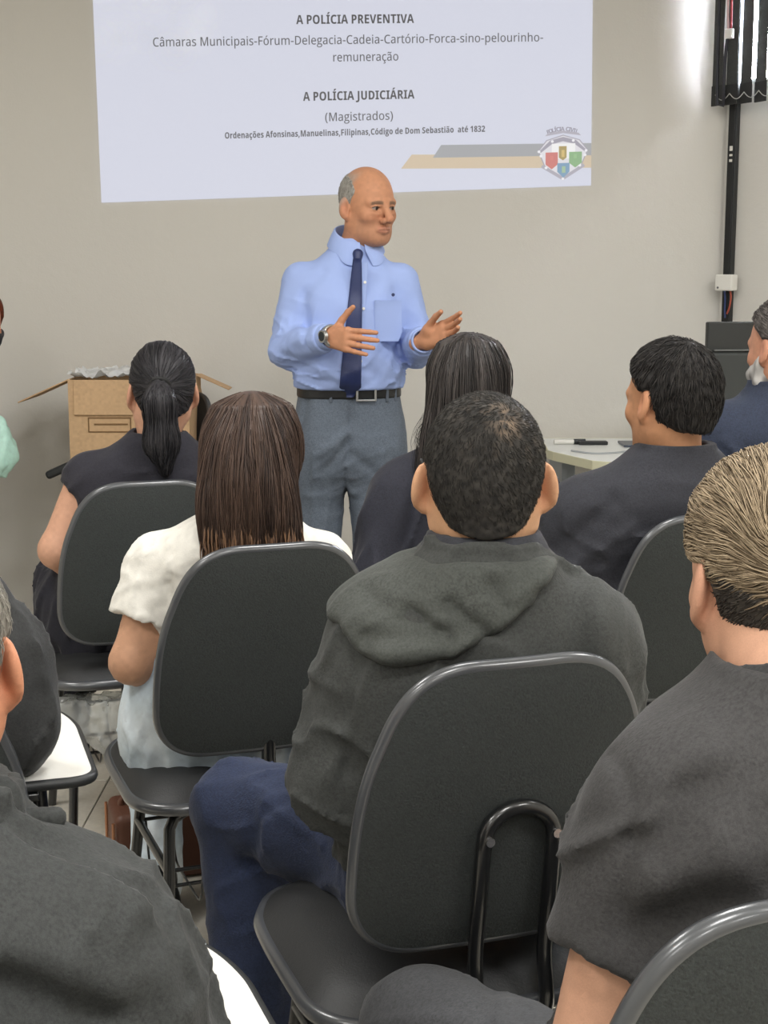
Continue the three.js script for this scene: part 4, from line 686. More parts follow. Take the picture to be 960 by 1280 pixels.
  const badge = cyl(0.0055, 0.0035, 0.004, [0.028, 1.352, front(0.028, 1.352, 0.003)], [Math.PI / 2, 0, 0], 8);
  // trousers
  const hips = [[0.735, -0.114, -4.595, 0.15, 0.07], [0.79, -0.113, -4.597, 0.168, 0.108], [0.87, -0.112, -4.602, 0.178, 0.138], [0.94, -0.112, -4.604, 0.176, 0.135], [1.0, -0.112, -4.6, 0.164, 0.126], [1.045, -0.112, -4.6, 0.157, 0.12]];
  const T = new Field().add(loft(hips, ty, 2.4, 0.004)); for (const l of p.legs) T.add(cone(l.h, l.k, 0.086, 0.074), 0.05).add(cone(l.k, [l.a[0], 0.05, l.a[2] + 0.01], 0.07, 0.065), 0.02);
  T.sub((x, y, z) => Math.abs(x + 0.122 - (0.735 - y) * 0.01) - clamp((0.742 - y) * 0.085, -0.03, 0.035), 0.03); T.and(plane([0, 1.045, 0], [0, 1, 0]), 0.003).and(plane([0, 0.045, 0], [0, -1, 0]), 0.004);
  const tf = folds([1, 0.45, 0], 22, 7, 0.004, 3), tf2 = folds([0.15, 1, 0], 20, 5, 0.005, 8), tc = [crease([-0.11, 0.93, -4.46], [-0.2, 0.86, -4.47], 0.01, 0.005), crease([-0.11, 0.9, -4.46], [-0.19, 0.8, -4.48], 0.009, -0.004), crease([-0.1, 0.86, -4.46], [-0.03, 0.8, -4.47], 0.01, -0.004), crease([-0.1, 1.03, -4.46], [-0.112, 0.84, -4.46], 0.006, -0.006), crease([-0.22, 0.86, -4.46], [-0.235, 0.3, -4.47], 0.006, 0.005), crease([0.0, 0.86, -4.46], [-0.01, 0.3, -4.47], 0.006, 0.005), crease([-0.24, 1.02, -4.5], [-0.27, 0.9, -4.52], 0.008, -0.006)];
  T.disp((x, y, z) => { let d = tf(x, y, z) * sstep(1.0, 0.85, y) * 0.6 + tf2(x, y, z) * sstep(0.9, 0.6, y); for (const c of tc) d += c(x, y, z); return d; });
  const trousers = skinOf(T, 0.007);
  // belt with buckle and loops
  const bf = loft([[1.03, -0.112, -4.6, 0.166, 0.129], [1.066, -0.112, -4.6, 0.166, 0.132]], ty, 2.4), bi = loft([[1.0, -0.112, -4.6, 0.15, 0.112], [1.1, -0.112, -4.6, 0.15, 0.112]], ty, 2.4);
  const belt = skinOf(new Field().add(bf, 0.01).sub(bi, 0.002), 0.004);
  const bz = x => { const dx = x + 0.112; return -4.6 + 0.1295 * Math.sqrt(Math.max(0, 1 - (dx / 0.166) ** 2)) + 0.006 - 0.0 * dx; };
  const bx = -0.055, buckle = join([rbox(0.058, 0.006, 0.006, 0.002, [0, 0.02, 0]), rbox(0.058, 0.006, 0.006, 0.002, [0, -0.02, 0]), rbox(0.007, 0.046, 0.006, 0.002, [-0.029, 0, 0]), rbox(0.007, 0.046, 0.006, 0.002, [0.029, 0, 0])]); buckle.rotateY(0.2); buckle.translate(bx, 1.047, bz(bx) + 0.0);
  const loops = []; for (const x of [-0.235, -0.165, 0.01, 0.035]) { const l = rbox(0.01, 0.052, 0.006, 0.002); l.rotateY((x + 0.112) * 3); l.translate(x, 1.045, bz(x) - (Math.abs(x + 0.112) > 0.1 ? 0.004 : 0)); loops.push(l); }
  // grey hair round the sides and the back
  const hs = new Field().add(placed(ell([0, 0.037, -0.012], [0.0785, 0.0895, 0.1]), [-0.05, 1.618, -4.585], 0.66, 0.12, 0.03), 0.01).and((x, y, z) => { const [a, b, c] = H.toLocal(x, y, z), side = Math.abs(a); return Math.max(c - (0.012 + 0.25 * (b - 0.03)) - (b > 0.055 ? -0.9 * (b - 0.055) : 0), -0.048 - b + (c > -0.03 ? (c + 0.03) * 1.0 : 0), b - 0.098 - 0.25 * (-c - 0.06)) + 0.006 * noise(a * 90, b * 90, c * 90); }, 0.006).disp((x, y, z) => 0.0012 * noise(x * 260, y * 130, z * 260));
  const hg = skinOf(hs, 0.0034, { color: (x, y, z) => { const n = noise(x * 300, y * 120, z * 300); return mixc(lin('#b5b2ab'), lin('#85817a'), 0.5 + 0.5 * n); } });
  const hl = locks(hs, 1300, { seed: () => { const u = rr(-0.3, 1), an = rr(0, Math.PI * 2), r = Math.sqrt(1 - u * u); return H.toWorld(0.08 * r * Math.cos(an), 0.037 + 0.09 * u, -0.012 + 0.1 * r * Math.sin(an)); }, keep: (x, y, z) => { const [a2, b2, c2] = H.toLocal(x, y, z); return c2 < 0.03 && b2 < 0.11 && b2 > -0.05 && Math.abs(hs.d(x, y, z)) < 0.002; }, dir: () => [-0.5, -0.7, -0.4], len: 0.011, segs: 2, width: 0.0006, color: hrand0(lin('#b9b6af'), lin('#837f78')), lift: 0.001, flick: 1, wob: 0.3 });
  // watch on the right wrist
  const a = p.arms[0], wd = V(a.w[0] - a.e[0], a.w[1] - a.e[1], a.w[2] - a.e[2]).normalize(), wq = new THREE.Quaternion().setFromUnitVectors(V(0, 0, 1), wd), wc = V(...a.w).addScaledVector(wd, 0.018);
  const band = new THREE.TorusGeometry(0.03, 0.0055, 8, 28); band.scale(1, 1, 1.6); band.applyQuaternion(wq); band.translate(wc.x, wc.y, wc.z);
  const fd = V(-0.25, 0.1, 1).addScaledVector(wd, -V(-0.25, 0.1, 1).dot(wd)).normalize(), fq = new THREE.Quaternion().setFromUnitVectors(V(0, 1, 0), fd), fc = wc.clone().addScaledVector(fd, 0.032);
  const dial = new THREE.CylinderGeometry(0.019, 0.02, 0.011, 24); dial.applyQuaternion(fq); dial.translate(fc.x, fc.y, fc.z); const glassD = new THREE.CylinderGeometry(0.0145, 0.0145, 0.0125, 24); glassD.applyQuaternion(fq); glassD.translate(fc.x, fc.y, fc.z);
  const steel = std({ color: C('#c6c8c8'), roughness: 0.3, metalness: 0.9 });
  person('man in light blue shirt and navy tie standing with both hands raised', B, [
    ['body', body, M.skin], ['shirt', shirt, shirtM, 'light blue long-sleeved shirt'], ['shirt/collar', col, shirtM], ['shirt/cuff', cuffs[0], shirtM], ['shirt/cuff', cuffs[1], shirtM], ['shirt/placket', placket, shirtM], ['shirt/buttons', join(btn), M.laminate], ['shirt/pocket', pocket, shirtM], ['shirt/pocket_emblem', badge, tieM, 'tiny dark emblem'],
    ['tie', tie, tieM, 'navy blue tie'], ['tie/tie_knot', knot, tieM], ['trousers', trousers, cloth('#6c7683', { bumpScale: 0.0003 }), 'grey suit trousers'], ['belt', belt, std({ color: C('#232425'), roughness: 0.4 }), 'black leather belt'], ['belt/buckle', buckle, steel], ['trousers/belt_loops', join(loops), cloth('#666f7b')],
    ['hair', joinIndexed([hg, hl]), M.hairSoft, 'short grey hair round the sides'], ['watch', tidy(band), steel], ['watch/watch_case', tidy(dial), steel], ['watch/watch_face', tidy(glassD), std({ color: C('#2a2f33'), roughness: 0.15 })],
    ['shoe', shoeGeo([-0.235, 0, -4.6], [-0.1, 0.99]), shoeM], ['shoe', shoeGeo([-0.02, 0, -4.59], [0.15, 0.99]), shoeM]]);
}

// ---- the seated listeners
const yawOf = d => Math.PI + d;                     // head turned d to the wall side, 0 looks straight at the front wall
const addCreases = (F, list) => F.disp((x, y, z) => { let d = 0; for (const c of list) d += c(x, y, z); return d; });
const scalp = (grow, o = {}) => { const c = ell([0, 0.037, -0.012], [0.0755 * (o.w || 1) + grow, 0.088 + grow, 0.097 + grow]), nape = cone([0, -0.01, -0.05], [0, -0.06, -0.052], 0.05 * (o.w || 1) + grow * 0.6, 0.044 + grow * 0.4); return (x, y, z) => smin(c(x, y, z), nape(x, y, z), 0.04); };
// where short hair grows, in head axes: negative inside. z0: how far forward at the temples, y0: nape line
const hairline = (y0, z0 = 0.03) => (x, y, z) => { const ax = Math.abs(x), low = (z < -0.035 ? y0 : y0 + (z + 0.035) * 1.4) + ax * ax * 5, earCut = ax > 0.06 && z > -0.032 && z < 0.02 ? 0.028 : -1; return Math.max(Math.max(low, earCut) - y, z - (z0 + 0.55 * (y - 0.04))); };
const hrand = (c1, c2) => () => mixc(c1, c2, rnd());
const headSeed = (H, y0 = -0.07) => () => { const u = rr(-1, 1), a = rr(0, Math.PI * 2), r = Math.sqrt(1 - u * u); return H.toWorld(0.08 * r * Math.cos(a), 0.037 + 0.095 * u, -0.012 + 0.1 * r * Math.sin(a)); };
function shoes(p, d = [-0.34, -0.94]) { return p.legs.map(l => ['shoe', shoeGeo([l.a[0], 0, l.a[2]], d), shoeM]); }

// woman with the ponytail
{
  const B = [-0.62, 0, -3.52], tone = lin('#cf9f84');
  const p = { torso: [[0.45, -0.64, -3.55, 0.19, 0.15], [0.56, -0.625, -3.53, 0.175, 0.14], [0.7, -0.6, -3.49, 0.165, 0.12], [0.84, -0.58, -3.46, 0.178, 0.115], [0.92, -0.572, -3.455, 0.182, 0.105], [0.965, -0.568, -3.455, 0.15, 0.092], [1.0, -0.562, -3.455, 0.1, 0.078], [1.03, -0.555, -3.455, 0.066, 0.062]], tyaw: 0.15,
    neck: [[-0.556, 0.98, -3.46], [-0.547, 1.09, -3.465], 0.055, 0.05], mass: 1.08,
    arms: [{ s: [-0.725, 0.92, -3.45], e: [-0.8, 0.745, -3.41], w: [-0.72, 0.64, -3.58], side: 1 }, { s: [-0.42, 0.92, -3.48], e: [-0.37, 0.72, -3.52], w: [-0.5, 0.64, -3.72], side: -1 }],
    legs: [{ h: [-0.73, 0.55, -3.57], k: [-0.9, 0.55, -3.96], a: [-0.93, 0.1, -3.96] }, { h: [-0.55, 0.55, -3.6], k: [-0.68, 0.55, -4.04], a: [-0.7, 0.1, -4.05] }] };
  const H = placed(headShape({ wide: 0.96, flare: 0.3 }), [-0.545, 1.122, -3.475], yawOf(0.28), 0.02, 0, 0.19, 0.98);
  const body = bodyGeo(p, H, tone, { cell: 0.0105 });
  const S = topField(p, { sl: 0.2, ease: 0.006, k: 0.04 }).sub(cone([-0.556, 0.99, -3.46], [-0.547, 1.12, -3.465], 0.06, 0.06), 0.004);
  const f1 = folds([1, 0.3, 0], 20, 8, 0.004, 2); S.disp((x, y, z) => f1(x, y, z));
  const T = legField(p, { hips: [[0.44, -0.655, -3.57, 0.2, 0.17], [0.52, -0.65, -3.56, 0.21, 0.17], [0.62, -0.63, -3.54, 0.19, 0.155], [0.7, -0.61, -3.5, 0.17, 0.13]], ease: 0.03 }).add(ell([-0.79, 0.6, -3.55], [0.1, 0.1, 0.13]), 0.06);
  const f2 = folds([0.3, 1, 0.2], 22, 6, 0.01, 4); T.disp((x, y, z) => f2(x, y, z));
  // hair drawn back to a tie, and the tail
  const G = [-0.532, 1.148, -3.378], hf = new Field().add(placed(scalp(0.008, { w: 0.96 }), [-0.545, 1.122, -3.475], yawOf(0.28), 0.02, 0, 0.19, 0.98), 0.01).and((x, y, z) => hairline(-0.055, 0.06)(...H.toLocal(x, y, z)), 0.006).add(ell(G, [0.022, 0.022, 0.02]), 0.02);
  hf.disp((x, y, z) => { const a = Math.atan2(y - G[1], x - G[0]); return 0.0016 * noise(a * 9, Math.hypot(x - G[0], y - G[1]) * 18, 2) + 0.001 * noise(a * 22, 1, 5); });
  const c1 = lin('#17161a'), c2 = lin('#3a383b');
  const cap = skinOf(hf, 0.0035, { color: (x, y, z) => mixc(c1, c2, 0.5 + 0.5 * noise(Math.atan2(y - G[1], x - G[0]) * 14, 3, 1)) });
  const capL = locks(hf, 700, { seed: headSeed(H), keep: (x, y, z) => Math.hypot(x - G[0], y - G[1], z - G[2]) > 0.035, dir: q => [G[0] - q[0], G[1] - q[1], G[2] - q[2]], len: q => Math.min(0.1, 0.8 * Math.hypot(q[0] - G[0], q[1] - G[1], q[2] - G[2])), segs: 6, width: 0.0012, color: hrand(c1, c2), lift: 0.001 });
  const tf = new Field().add(cone([-0.532, 1.155, -3.368], [-0.53, 1.11, -3.338], 0.02, 0.033), 0.02).add(cone([-0.53, 1.11, -3.338], [-0.527, 1.02, -3.336], 0.034, 0.036), 0.03).add(cone([-0.527, 1.02, -3.336], [-0.52, 0.95, -3.342], 0.036, 0.014), 0.03);
  tf.disp((x, y, z) => { const a = Math.atan2(z + 3.36, x + 0.528); return 0.003 * noise(a * 6, y * 12, 2) + 0.0018 * noise(a * 15, y * 14, 7); });
  const tail = skinOf(tf, 0.0035, { color: (x, y, z) => mixc(c1, c2, 0.4 + 0.4 * noise(x * 240, y * 12, z * 240)) });
  const tailL = locks(tf, 260, { seed: () => [-0.528 + rr(-0.04, 0.04), rr(1.0, 1.16), -3.32 + rr(-0.03, 0.04)], dir: () => [0.02, -1, 0.02], len: q => rr(0.08, 0.16), segs: 8, width: 0.0013, color: hrand(c1, c2), lift: 0.002 });
  const tie = new THREE.TorusGeometry(0.021, 0.006, 8, 24); tie.rotateX(0.7); tie.translate(-0.532, 1.152, -3.366);
  person('woman with black ponytail and black cap-sleeved top sitting on a chair', B, [['body', body, M.skin], ['top', skinOf(S, 0.0075), cloth('#2b2a33')], ['trousers', skinOf(T, 0.01), cloth('#22222c')], ['hair', joinIndexed([cap, capL]), M.hair, 'black hair drawn back'], ['ponytail', joinIndexed([tail, tailL]), M.hair], ['ponytail/hair_tie', tidy(tie), std({ color: C('#1a1a1a'), roughness: 0.8 })], ...shoes(p)], -0.06);
}
// woman in the white shirt
{
  const B = [-0.28, 0, -2.75], tone = lin('#cf9f80');
  const p = { torso: [[0.45, -0.31, -2.8, 0.185, 0.15], [0.6, -0.3, -2.77, 0.165, 0.13], [0.75, -0.288, -2.735, 0.165, 0.12], [0.86, -0.28, -2.715, 0.17, 0.112], [0.905, -0.278, -2.71, 0.155, 0.1], [0.94, -0.272, -2.71, 0.115, 0.085], [0.965, -0.264, -2.71, 0.072, 0.066]], tyaw: 0.12,
    neck: [[-0.258, 0.93, -2.71], [-0.25, 1.02, -2.71], 0.05, 0.047], mass: 0.95,
    arms: [{ s: [-0.428, 0.862, -2.705], e: [-0.482, 0.68, -2.665], w: [-0.4, 0.6, -2.85] }, { s: [-0.125, 0.862, -2.72], e: [-0.095, 0.67, -2.78], w: [-0.22, 0.6, -2.95], side: -1 }],
    legs: [{ h: [-0.38, 0.545, -2.84], k: [-0.53, 0.545, -3.22], a: [-0.5, 0.1, -3.0] }, { h: [-0.24, 0.545, -2.87], k: [-0.36, 0.545, -3.28], a: [-0.3, 0.1, -3.05] }] };
  const H = placed(headShape({ wide: 0.96, flare: 0.25 }), [-0.25, 1.06, -2.72], yawOf(0.12), 0.05, 0, 0.19, 0.97);
  const body = bodyGeo(p, H, tone, { cell: 0.0105 });
  const S = topField(p, { sl: 0.56, ease: 0.013, k: 0.022, flare: 0.006 }).sub(cone([-0.258, 0.95, -2.71], [-0.25, 1.1, -2.71], 0.058, 0.06), 0.004);
  const f1 = folds([0.25, 1, 0], 22, 6, 0.006, 2), f2 = folds([1, 0.15, 0], 30, 9, 0.005, 6);
  S.disp((x, y, z) => f1(x, y, z) * 0.7 + f2(x, y, z) * sstep(0.94, 0.86, y) * 0.7);
  addCreases(S, [crease([-0.395, 0.9, -2.6], [-0.405, 0.72, -2.6], 0.009, -0.005), crease([-0.34, 0.88, -2.6], [-0.39, 0.86, -2.6], 0.006, -0.004), crease([-0.34, 0.86, -2.6], [-0.4, 0.84, -2.6], 0.006, -0.004), crease([-0.35, 0.84, -2.6], [-0.4, 0.82, -2.6], 0.006, -0.004)]);
  const T = legField(p, { hips: [[0.44, -0.32, -2.8, 0.2, 0.17], [0.53, -0.315, -2.79, 0.21, 0.17], [0.62, -0.305, -2.775, 0.185, 0.15], [0.69, -0.3, -2.75, 0.17, 0.13]], ease: 0.016 }).add(ell([-0.415, 0.585, -2.77], [0.085, 0.1, 0.12]), 0.05);
  const f3 = folds([0.4, 1, 0.2], 26, 8, 0.005, 3); T.disp((x, y, z) => f3(x, y, z));
  const j1 = lin('#d8e6ef'), j2 = lin('#8fa5bd'), j3 = lin('#f4f8fa');
  const jeans = skinOf(T, 0.008, { color: (x, y, z) => { const n = noise(x * 14, y * 9, z * 14), m = noise(x * 40 + 5, y * 16, z * 40); return mixc(n > 0 ? mixc(j1, j3, n) : mixc(j1, j2, -n * 0.8), j2, clamp(m - 0.25, 0, 0.8)); } });
  // long straight hair
  const hf = new Field().add(placed(scalp(0.012, { w: 0.96 }), [-0.25, 1.06, -2.72], yawOf(0.12), 0.05, 0, 0.19, 0.97), 0.01).and((x, y, z) => H.toLocal(x, y, z)[2] - 0.06, 0.01)
    .add(loft([[0.885, -0.236, -2.6, 0.085, 0.024], [0.93, -0.24, -2.6, 0.093, 0.036], [1.0, -0.248, -2.61, 0.092, 0.055], [1.06, -0.25, -2.65, 0.09, 0.09], [1.12, -0.25, -2.69, 0.088, 0.105], [1.165, -0.25, -2.715, 0.07, 0.08]], 0, 2.1), 0.03);
  hf.disp((x, y, z) => { const a = Math.atan2(z + 2.72, x + 0.25), s = sstep(1.16, 1.05, y), w = sstep(1.0, 0.9, y); return (0.0035 * noise(a * 7 + 0.5 * noise(y * 14, a, 3), y * 5, 2) + 0.002 * noise(a * 18, y * 7, 7)) * s + 0.005 * w * noise(a * 11, y * 16, 4); });
  const c1 = lin('#2b2220'), c2 = lin('#5c483d'), c3 = lin('#8a6a50');
  const hcol = (x, y, z) => { const a = Math.atan2(z + 2.72, x + 0.25), n = noise(a * 22, y * 4, 3); return mixc(mixc(c1, c2, clamp(0.45 + 0.55 * n, 0, 1)), c3, sstep(0.98, 0.9, y) * clamp(0.35 + 0.6 * noise(a * 30, y * 6, 9), 0, 1)); };
  const cap = skinOf(hf, 0.0035, { color: hcol });
  const lk = locks(hf, 1100, { seed: () => [-0.25 + rr(-0.1, 0.1), rr(0.98, 1.19), -2.6 + rr(-0.12, 0.06)], keep: (x, y, z) => z > -2.76, dir: q => { const t = sstep(1.19, 1.1, q[1]); return [(q[0] + 0.25) * (1 - t) * 8 + 0.03 * noise(q[0] * 30, q[1] * 9, 1), -1, (q[2] + 2.71) * (1 - t) * 8]; }, len: q => Math.max(0.05, Math.min(0.26, q[1] - 0.885)) * rr(0.7, 1.02), segs: 12, width: 0.0011, color: q => mixc(hcol(...q), c2, rnd() * 0.5), lift: 0.0025, wob: 0.06 });
  const ends = locks(hf, 220, { seed: () => [-0.24 + rr(-0.1, 0.11), rr(0.9, 0.96), -2.56 + rr(-0.03, 0.03)], dir: () => [rr(-0.12, 0.12), -1, 0], len: q => q[1] - 0.872 + rr(-0.01, 0.012), segs: 6, width: 0.0022, color: q => mixc(c2, c3, rnd()), lift: 0.005 });
  person('woman with long brown hair in a white short-sleeved shirt sitting on a chair', B, [['body', body, M.skin], ['shirt', skinOf(S, 0.006), cloth('#ebe8df', { bumpScale: 0.0002, map: fineGrain }), 'white short-sleeved shirt'], ['jeans', jeans, new THREE.MeshPhysicalMaterial({ color: 0xffffff, vertexColors: true, map: fineGrain, roughness: 0.9 }), 'pale washed blue jeans'], ['hair', joinIndexed([cap, lk, ends]), M.hair, 'long straight brown hair'], ...shoes(p)]);
}
// man in the grey-black hooded jacket
{
  const B = [0.08, 0, -2.0], tone = lin('#d8a883');
  const p = { torso: [[0.47, 0.1, -2.02, 0.16, 0.14], [0.6, 0.105, -1.99, 0.165, 0.14], [0.75, 0.115, -1.96, 0.18, 0.13], [0.87, 0.13, -1.945, 0.188, 0.128], [0.93, 0.135, -1.94, 0.182, 0.118], [0.975, 0.137, -1.94, 0.15, 0.104], [1.012, 0.138, -1.942, 0.105, 0.09], [1.045, 0.138, -1.945, 0.072, 0.074]], tyaw: 0.14,
    neck: [[0.138, 1.0, -1.945], [0.138, 1.1, -1.955], 0.06, 0.058], mass: 1.12,
    arms: [{ s: [0.004, 0.915, -1.935], e: [-0.062, 0.715, -1.93], w: [-0.0, 0.62, -2.16], f: [0.6, -0.2, -0.8] }, { s: [0.27, 0.91, -1.935], e: [0.3, 0.7, -1.95], w: [0.18, 0.6, -2.2], side: -1 }],
    legs: [{ h: [0.02, 0.54, -2.1], k: [-0.245, 0.515, -2.34], a: [-0.21, 0.1, -2.27] }, { h: [0.14, 0.54, -2.12], k: [0.02, 0.52, -2.54], a: [-0.02, 0.1, -2.55] }] };
  const Hp = [0.137, 1.122, -1.965], H = placed(headShape({ wide: 1.05, flare: 0.62 }), Hp, yawOf(0.02), 0.06, 0);
  const body = bodyGeo(p, H, tone, { cell: 0.012, headCell: 0.0034 });
  const ea = 0.022, S = topField(p, { sl: 1.95, ease: ea, k: 0.05, grow: 0.01 });
  S.and((x, y, z) => 0.575 - y, 0.01); const f1 = folds([0.3, 1, 0.2], 16, 6, 0.009, 2), f2 = folds([1, -0.5, 0.2], 20, 7, 0.008, 5);
  S.disp((x, y, z) => f1(x, y, z) * 0.7 + f2(x, y, z) * sstep(0.95, 0.8, y));
  addCreases(S, [creasePath([[0.253, 1.035], [0.244, 0.939], [0.26, 0.86]], -1.82, 0.012, -0.008), creasePath([[0.29, 1.0], [0.285, 0.92]], -1.82, 0.012, 0.006), crease([-0.035, 0.93, -1.82], [-0.05, 0.75, -1.82], 0.008, -0.006), crease([0.29, 0.96, -1.84], [0.31, 0.8, -1.84], 0.012, 0.005)]);
  // the hood lying on the shoulders; its rim dips on the wall side and climbs to the other shoulder
  const rim = [[-0.1, 0.955], [-0.06, 0.945], [-0.03, 0.915], [0.02, 0.905], [0.08, 0.918], [0.14, 0.95], [0.19, 0.985], [0.225, 1.025], [0.26, 1.05], [0.36, 1.06]];
  const rimY = x => { for (let i = 0; i < rim.length - 1; i++) if (x < rim[i + 1][0]) { const t = clamp((x - rim[i][0]) / (rim[i + 1][0] - rim[i][0]), 0, 1), s = t * t * (3 - 2 * t) * 0.4 + t * 0.6; return rim[i][1] + (rim[i + 1][1] - rim[i][1]) * s; } return 1.04; };
  const hd = new Field().add(loft(p.torso.map(s => [s[0], s[1], s[2], s[3], s[4]]), 0.14, 2.4, 0.022)); p.arms.forEach(a => hd.add(cone(a.s, a.e, 0.052 * 1.12 + ea + 0.012, 0.06), 0.05));
  hd.and((x, y, z) => (rimY(x) - y) * 0.8, 0.014).and((x, y, z) => z < -2.02 ? (-2.02 - z) : -1, 0.02).and(plane([0, 1.034, 0], [0, 1, 0]), 0.014).sub(cone([0.138, 0.97, -1.95], [0.138, 1.12, -1.955], 0.067, 0.072), 0.01);
  const hc = [creasePath([[0.215, 1.02], [0.17, 0.985], [0.1, 0.945], [0.0, 0.925]], -1.8, 0.011, 0.008), creasePath([[0.14, 1.01], [0.155, 0.985]], -1.8, 0.006, -0.006), creasePath([[0.083, 0.985], [0.125, 0.955]], -1.8, 0.007, -0.009), creasePath([[0.035, 0.972], [0.083, 0.945]], -1.8, 0.007, -0.008), creasePath([[0.2, 1.0], [0.13, 0.962], [0.06, 0.945], [-0.03, 0.94]], -1.8, 0.007, -0.006), creasePath([[-0.02, 0.985], [0.04, 0.96]], -1.8, 0.01, -0.006)];
  const f3 = folds([0.8, 0.6, 0], 24, 9, 0.003, 7); hd.disp((x, y, z) => { let d = f3(x, y, z); for (const c of hc) d += c(x, y, z); return d; });
  const col = collar([0.138, 1.03, -1.95], 0.07, 0.07, 0.026, { gap: 0.2, yaw: Math.PI, flare: 0.006, back: 0.004 });
  const T = legField(p, { hips: [[0.47, 0.1, -2.05, 0.16, 0.15], [0.53, 0.1, -2.04, 0.165, 0.155], [0.62, 0.105, -2.0, 0.165, 0.145]], ease: 0.016 });
  const f4 = folds([1, 0.4, 0.6], 22, 8, 0.006, 3); T.disp((x, y, z) => f4(x, y, z)); addCreases(T, [crease([-0.19, 0.585, -2.25], [-0.05, 0.55, -2.05], 0.006, 0.004), crease([-0.2, 0.54, -2.24], [-0.22, 0.45, -2.3], 0.012, -0.008)]);
  // cropped hair with a whorl at the crown
  const hf = new Field().add(placed(scalp(0.0035, { w: 1.05 }), Hp, yawOf(0.02), 0.06, 0), 0.01).and((x, y, z) => hairline(-0.066, 0.03)(...H.toLocal(x, y, z)), 0.006);
  const c1 = lin('#242322'), c2 = lin('#474440'), wh = H.toWorld(-0.018, 0.092, -0.082), skinTop = lin('#8f7b68');
  const bald = (x, y, z) => { const dx = x - wh[0], dy = y - wh[1], a = Math.atan2(dy, dx), r = Math.hypot(dx, dy, z - wh[2]); return clamp((0.3 + 0.75 * noise(a * 1.7 + r * 60, r * 70, 3)) * sstep(0.036, 0.006, r) + 0.14 * sstep(0.09, 0.02, r) * sstep(0.1, 0.6, noise(x * 90, y * 90, z * 90)), 0, 0.9); };
  const capC = (x, y, z) => mixc(mixc(c1, c2, clamp(0.35 + 0.5 * noise(x * 130, y * 130, z * 130), 0, 1)), skinTop, bald(x, y, z));
  hf.disp((x, y, z) => 0.0012 * noise(x * 220, y * 220, z * 220));
  const cap = skinOf(hf, 0.003, { color: capC });
  const flow = q => { const v = [q[0] - wh[0], q[1] - wh[1], q[2] - wh[2]]; return [v[0] - v[1] * 0.8, v[1] + v[0] * 0.8 - 0.02, v[2]]; };
  const lk = locks(hf, 5200, { seed: headSeed(H), keep: (x, y, z) => hairline(-0.066, 0.03)(...H.toLocal(x, y, z)) < -0.002 && rnd() > bald(x, y, z) * 0.8, dir: flow, len: 0.007, segs: 2, width: 0.0005, color: hrand(c1, c2), lift: 0.0008, flick: 1, wob: 0.4 });
  // eyeglass temple over the ear
  const gl = join([curveTube([H.toWorld(0.083, 0.03, -0.02), H.toWorld(0.085, 0.034, 0.0), H.toWorld(0.083, 0.03, 0.07)], 0.0022, 16, 6), curveTube([H.toWorld(-0.083, 0.03, -0.02), H.toWorld(-0.085, 0.034, 0.0), H.toWorld(-0.083, 0.03, 0.07)], 0.0022, 16, 6)]);
  const fab = cloth('#434543'), fabHood = cloth('#4a4d49');
  person('man with cropped dark hair in a charcoal hooded jacket and blue jeans, seated', B, [['body', body, M.skin], ['jacket', skinOf(S, 0.0065), fab, 'charcoal jacket'], ['jacket/hood', skinOf(hd, 0.005), fabHood, 'hood folded down over the shoulders'], ['jacket/collar', col, cloth('#36373d')], ['jeans', skinOf(T, 0.008), cloth('#2b3550', { bumpScale: 0.0008 }), 'dark blue jeans'], ['hair', joinIndexed([cap, lk]), M.hairSoft, 'cropped dark hair with a whorl'], ['glasses_temple', gl, M.blackPlastic], ...shoes(p)]);
}
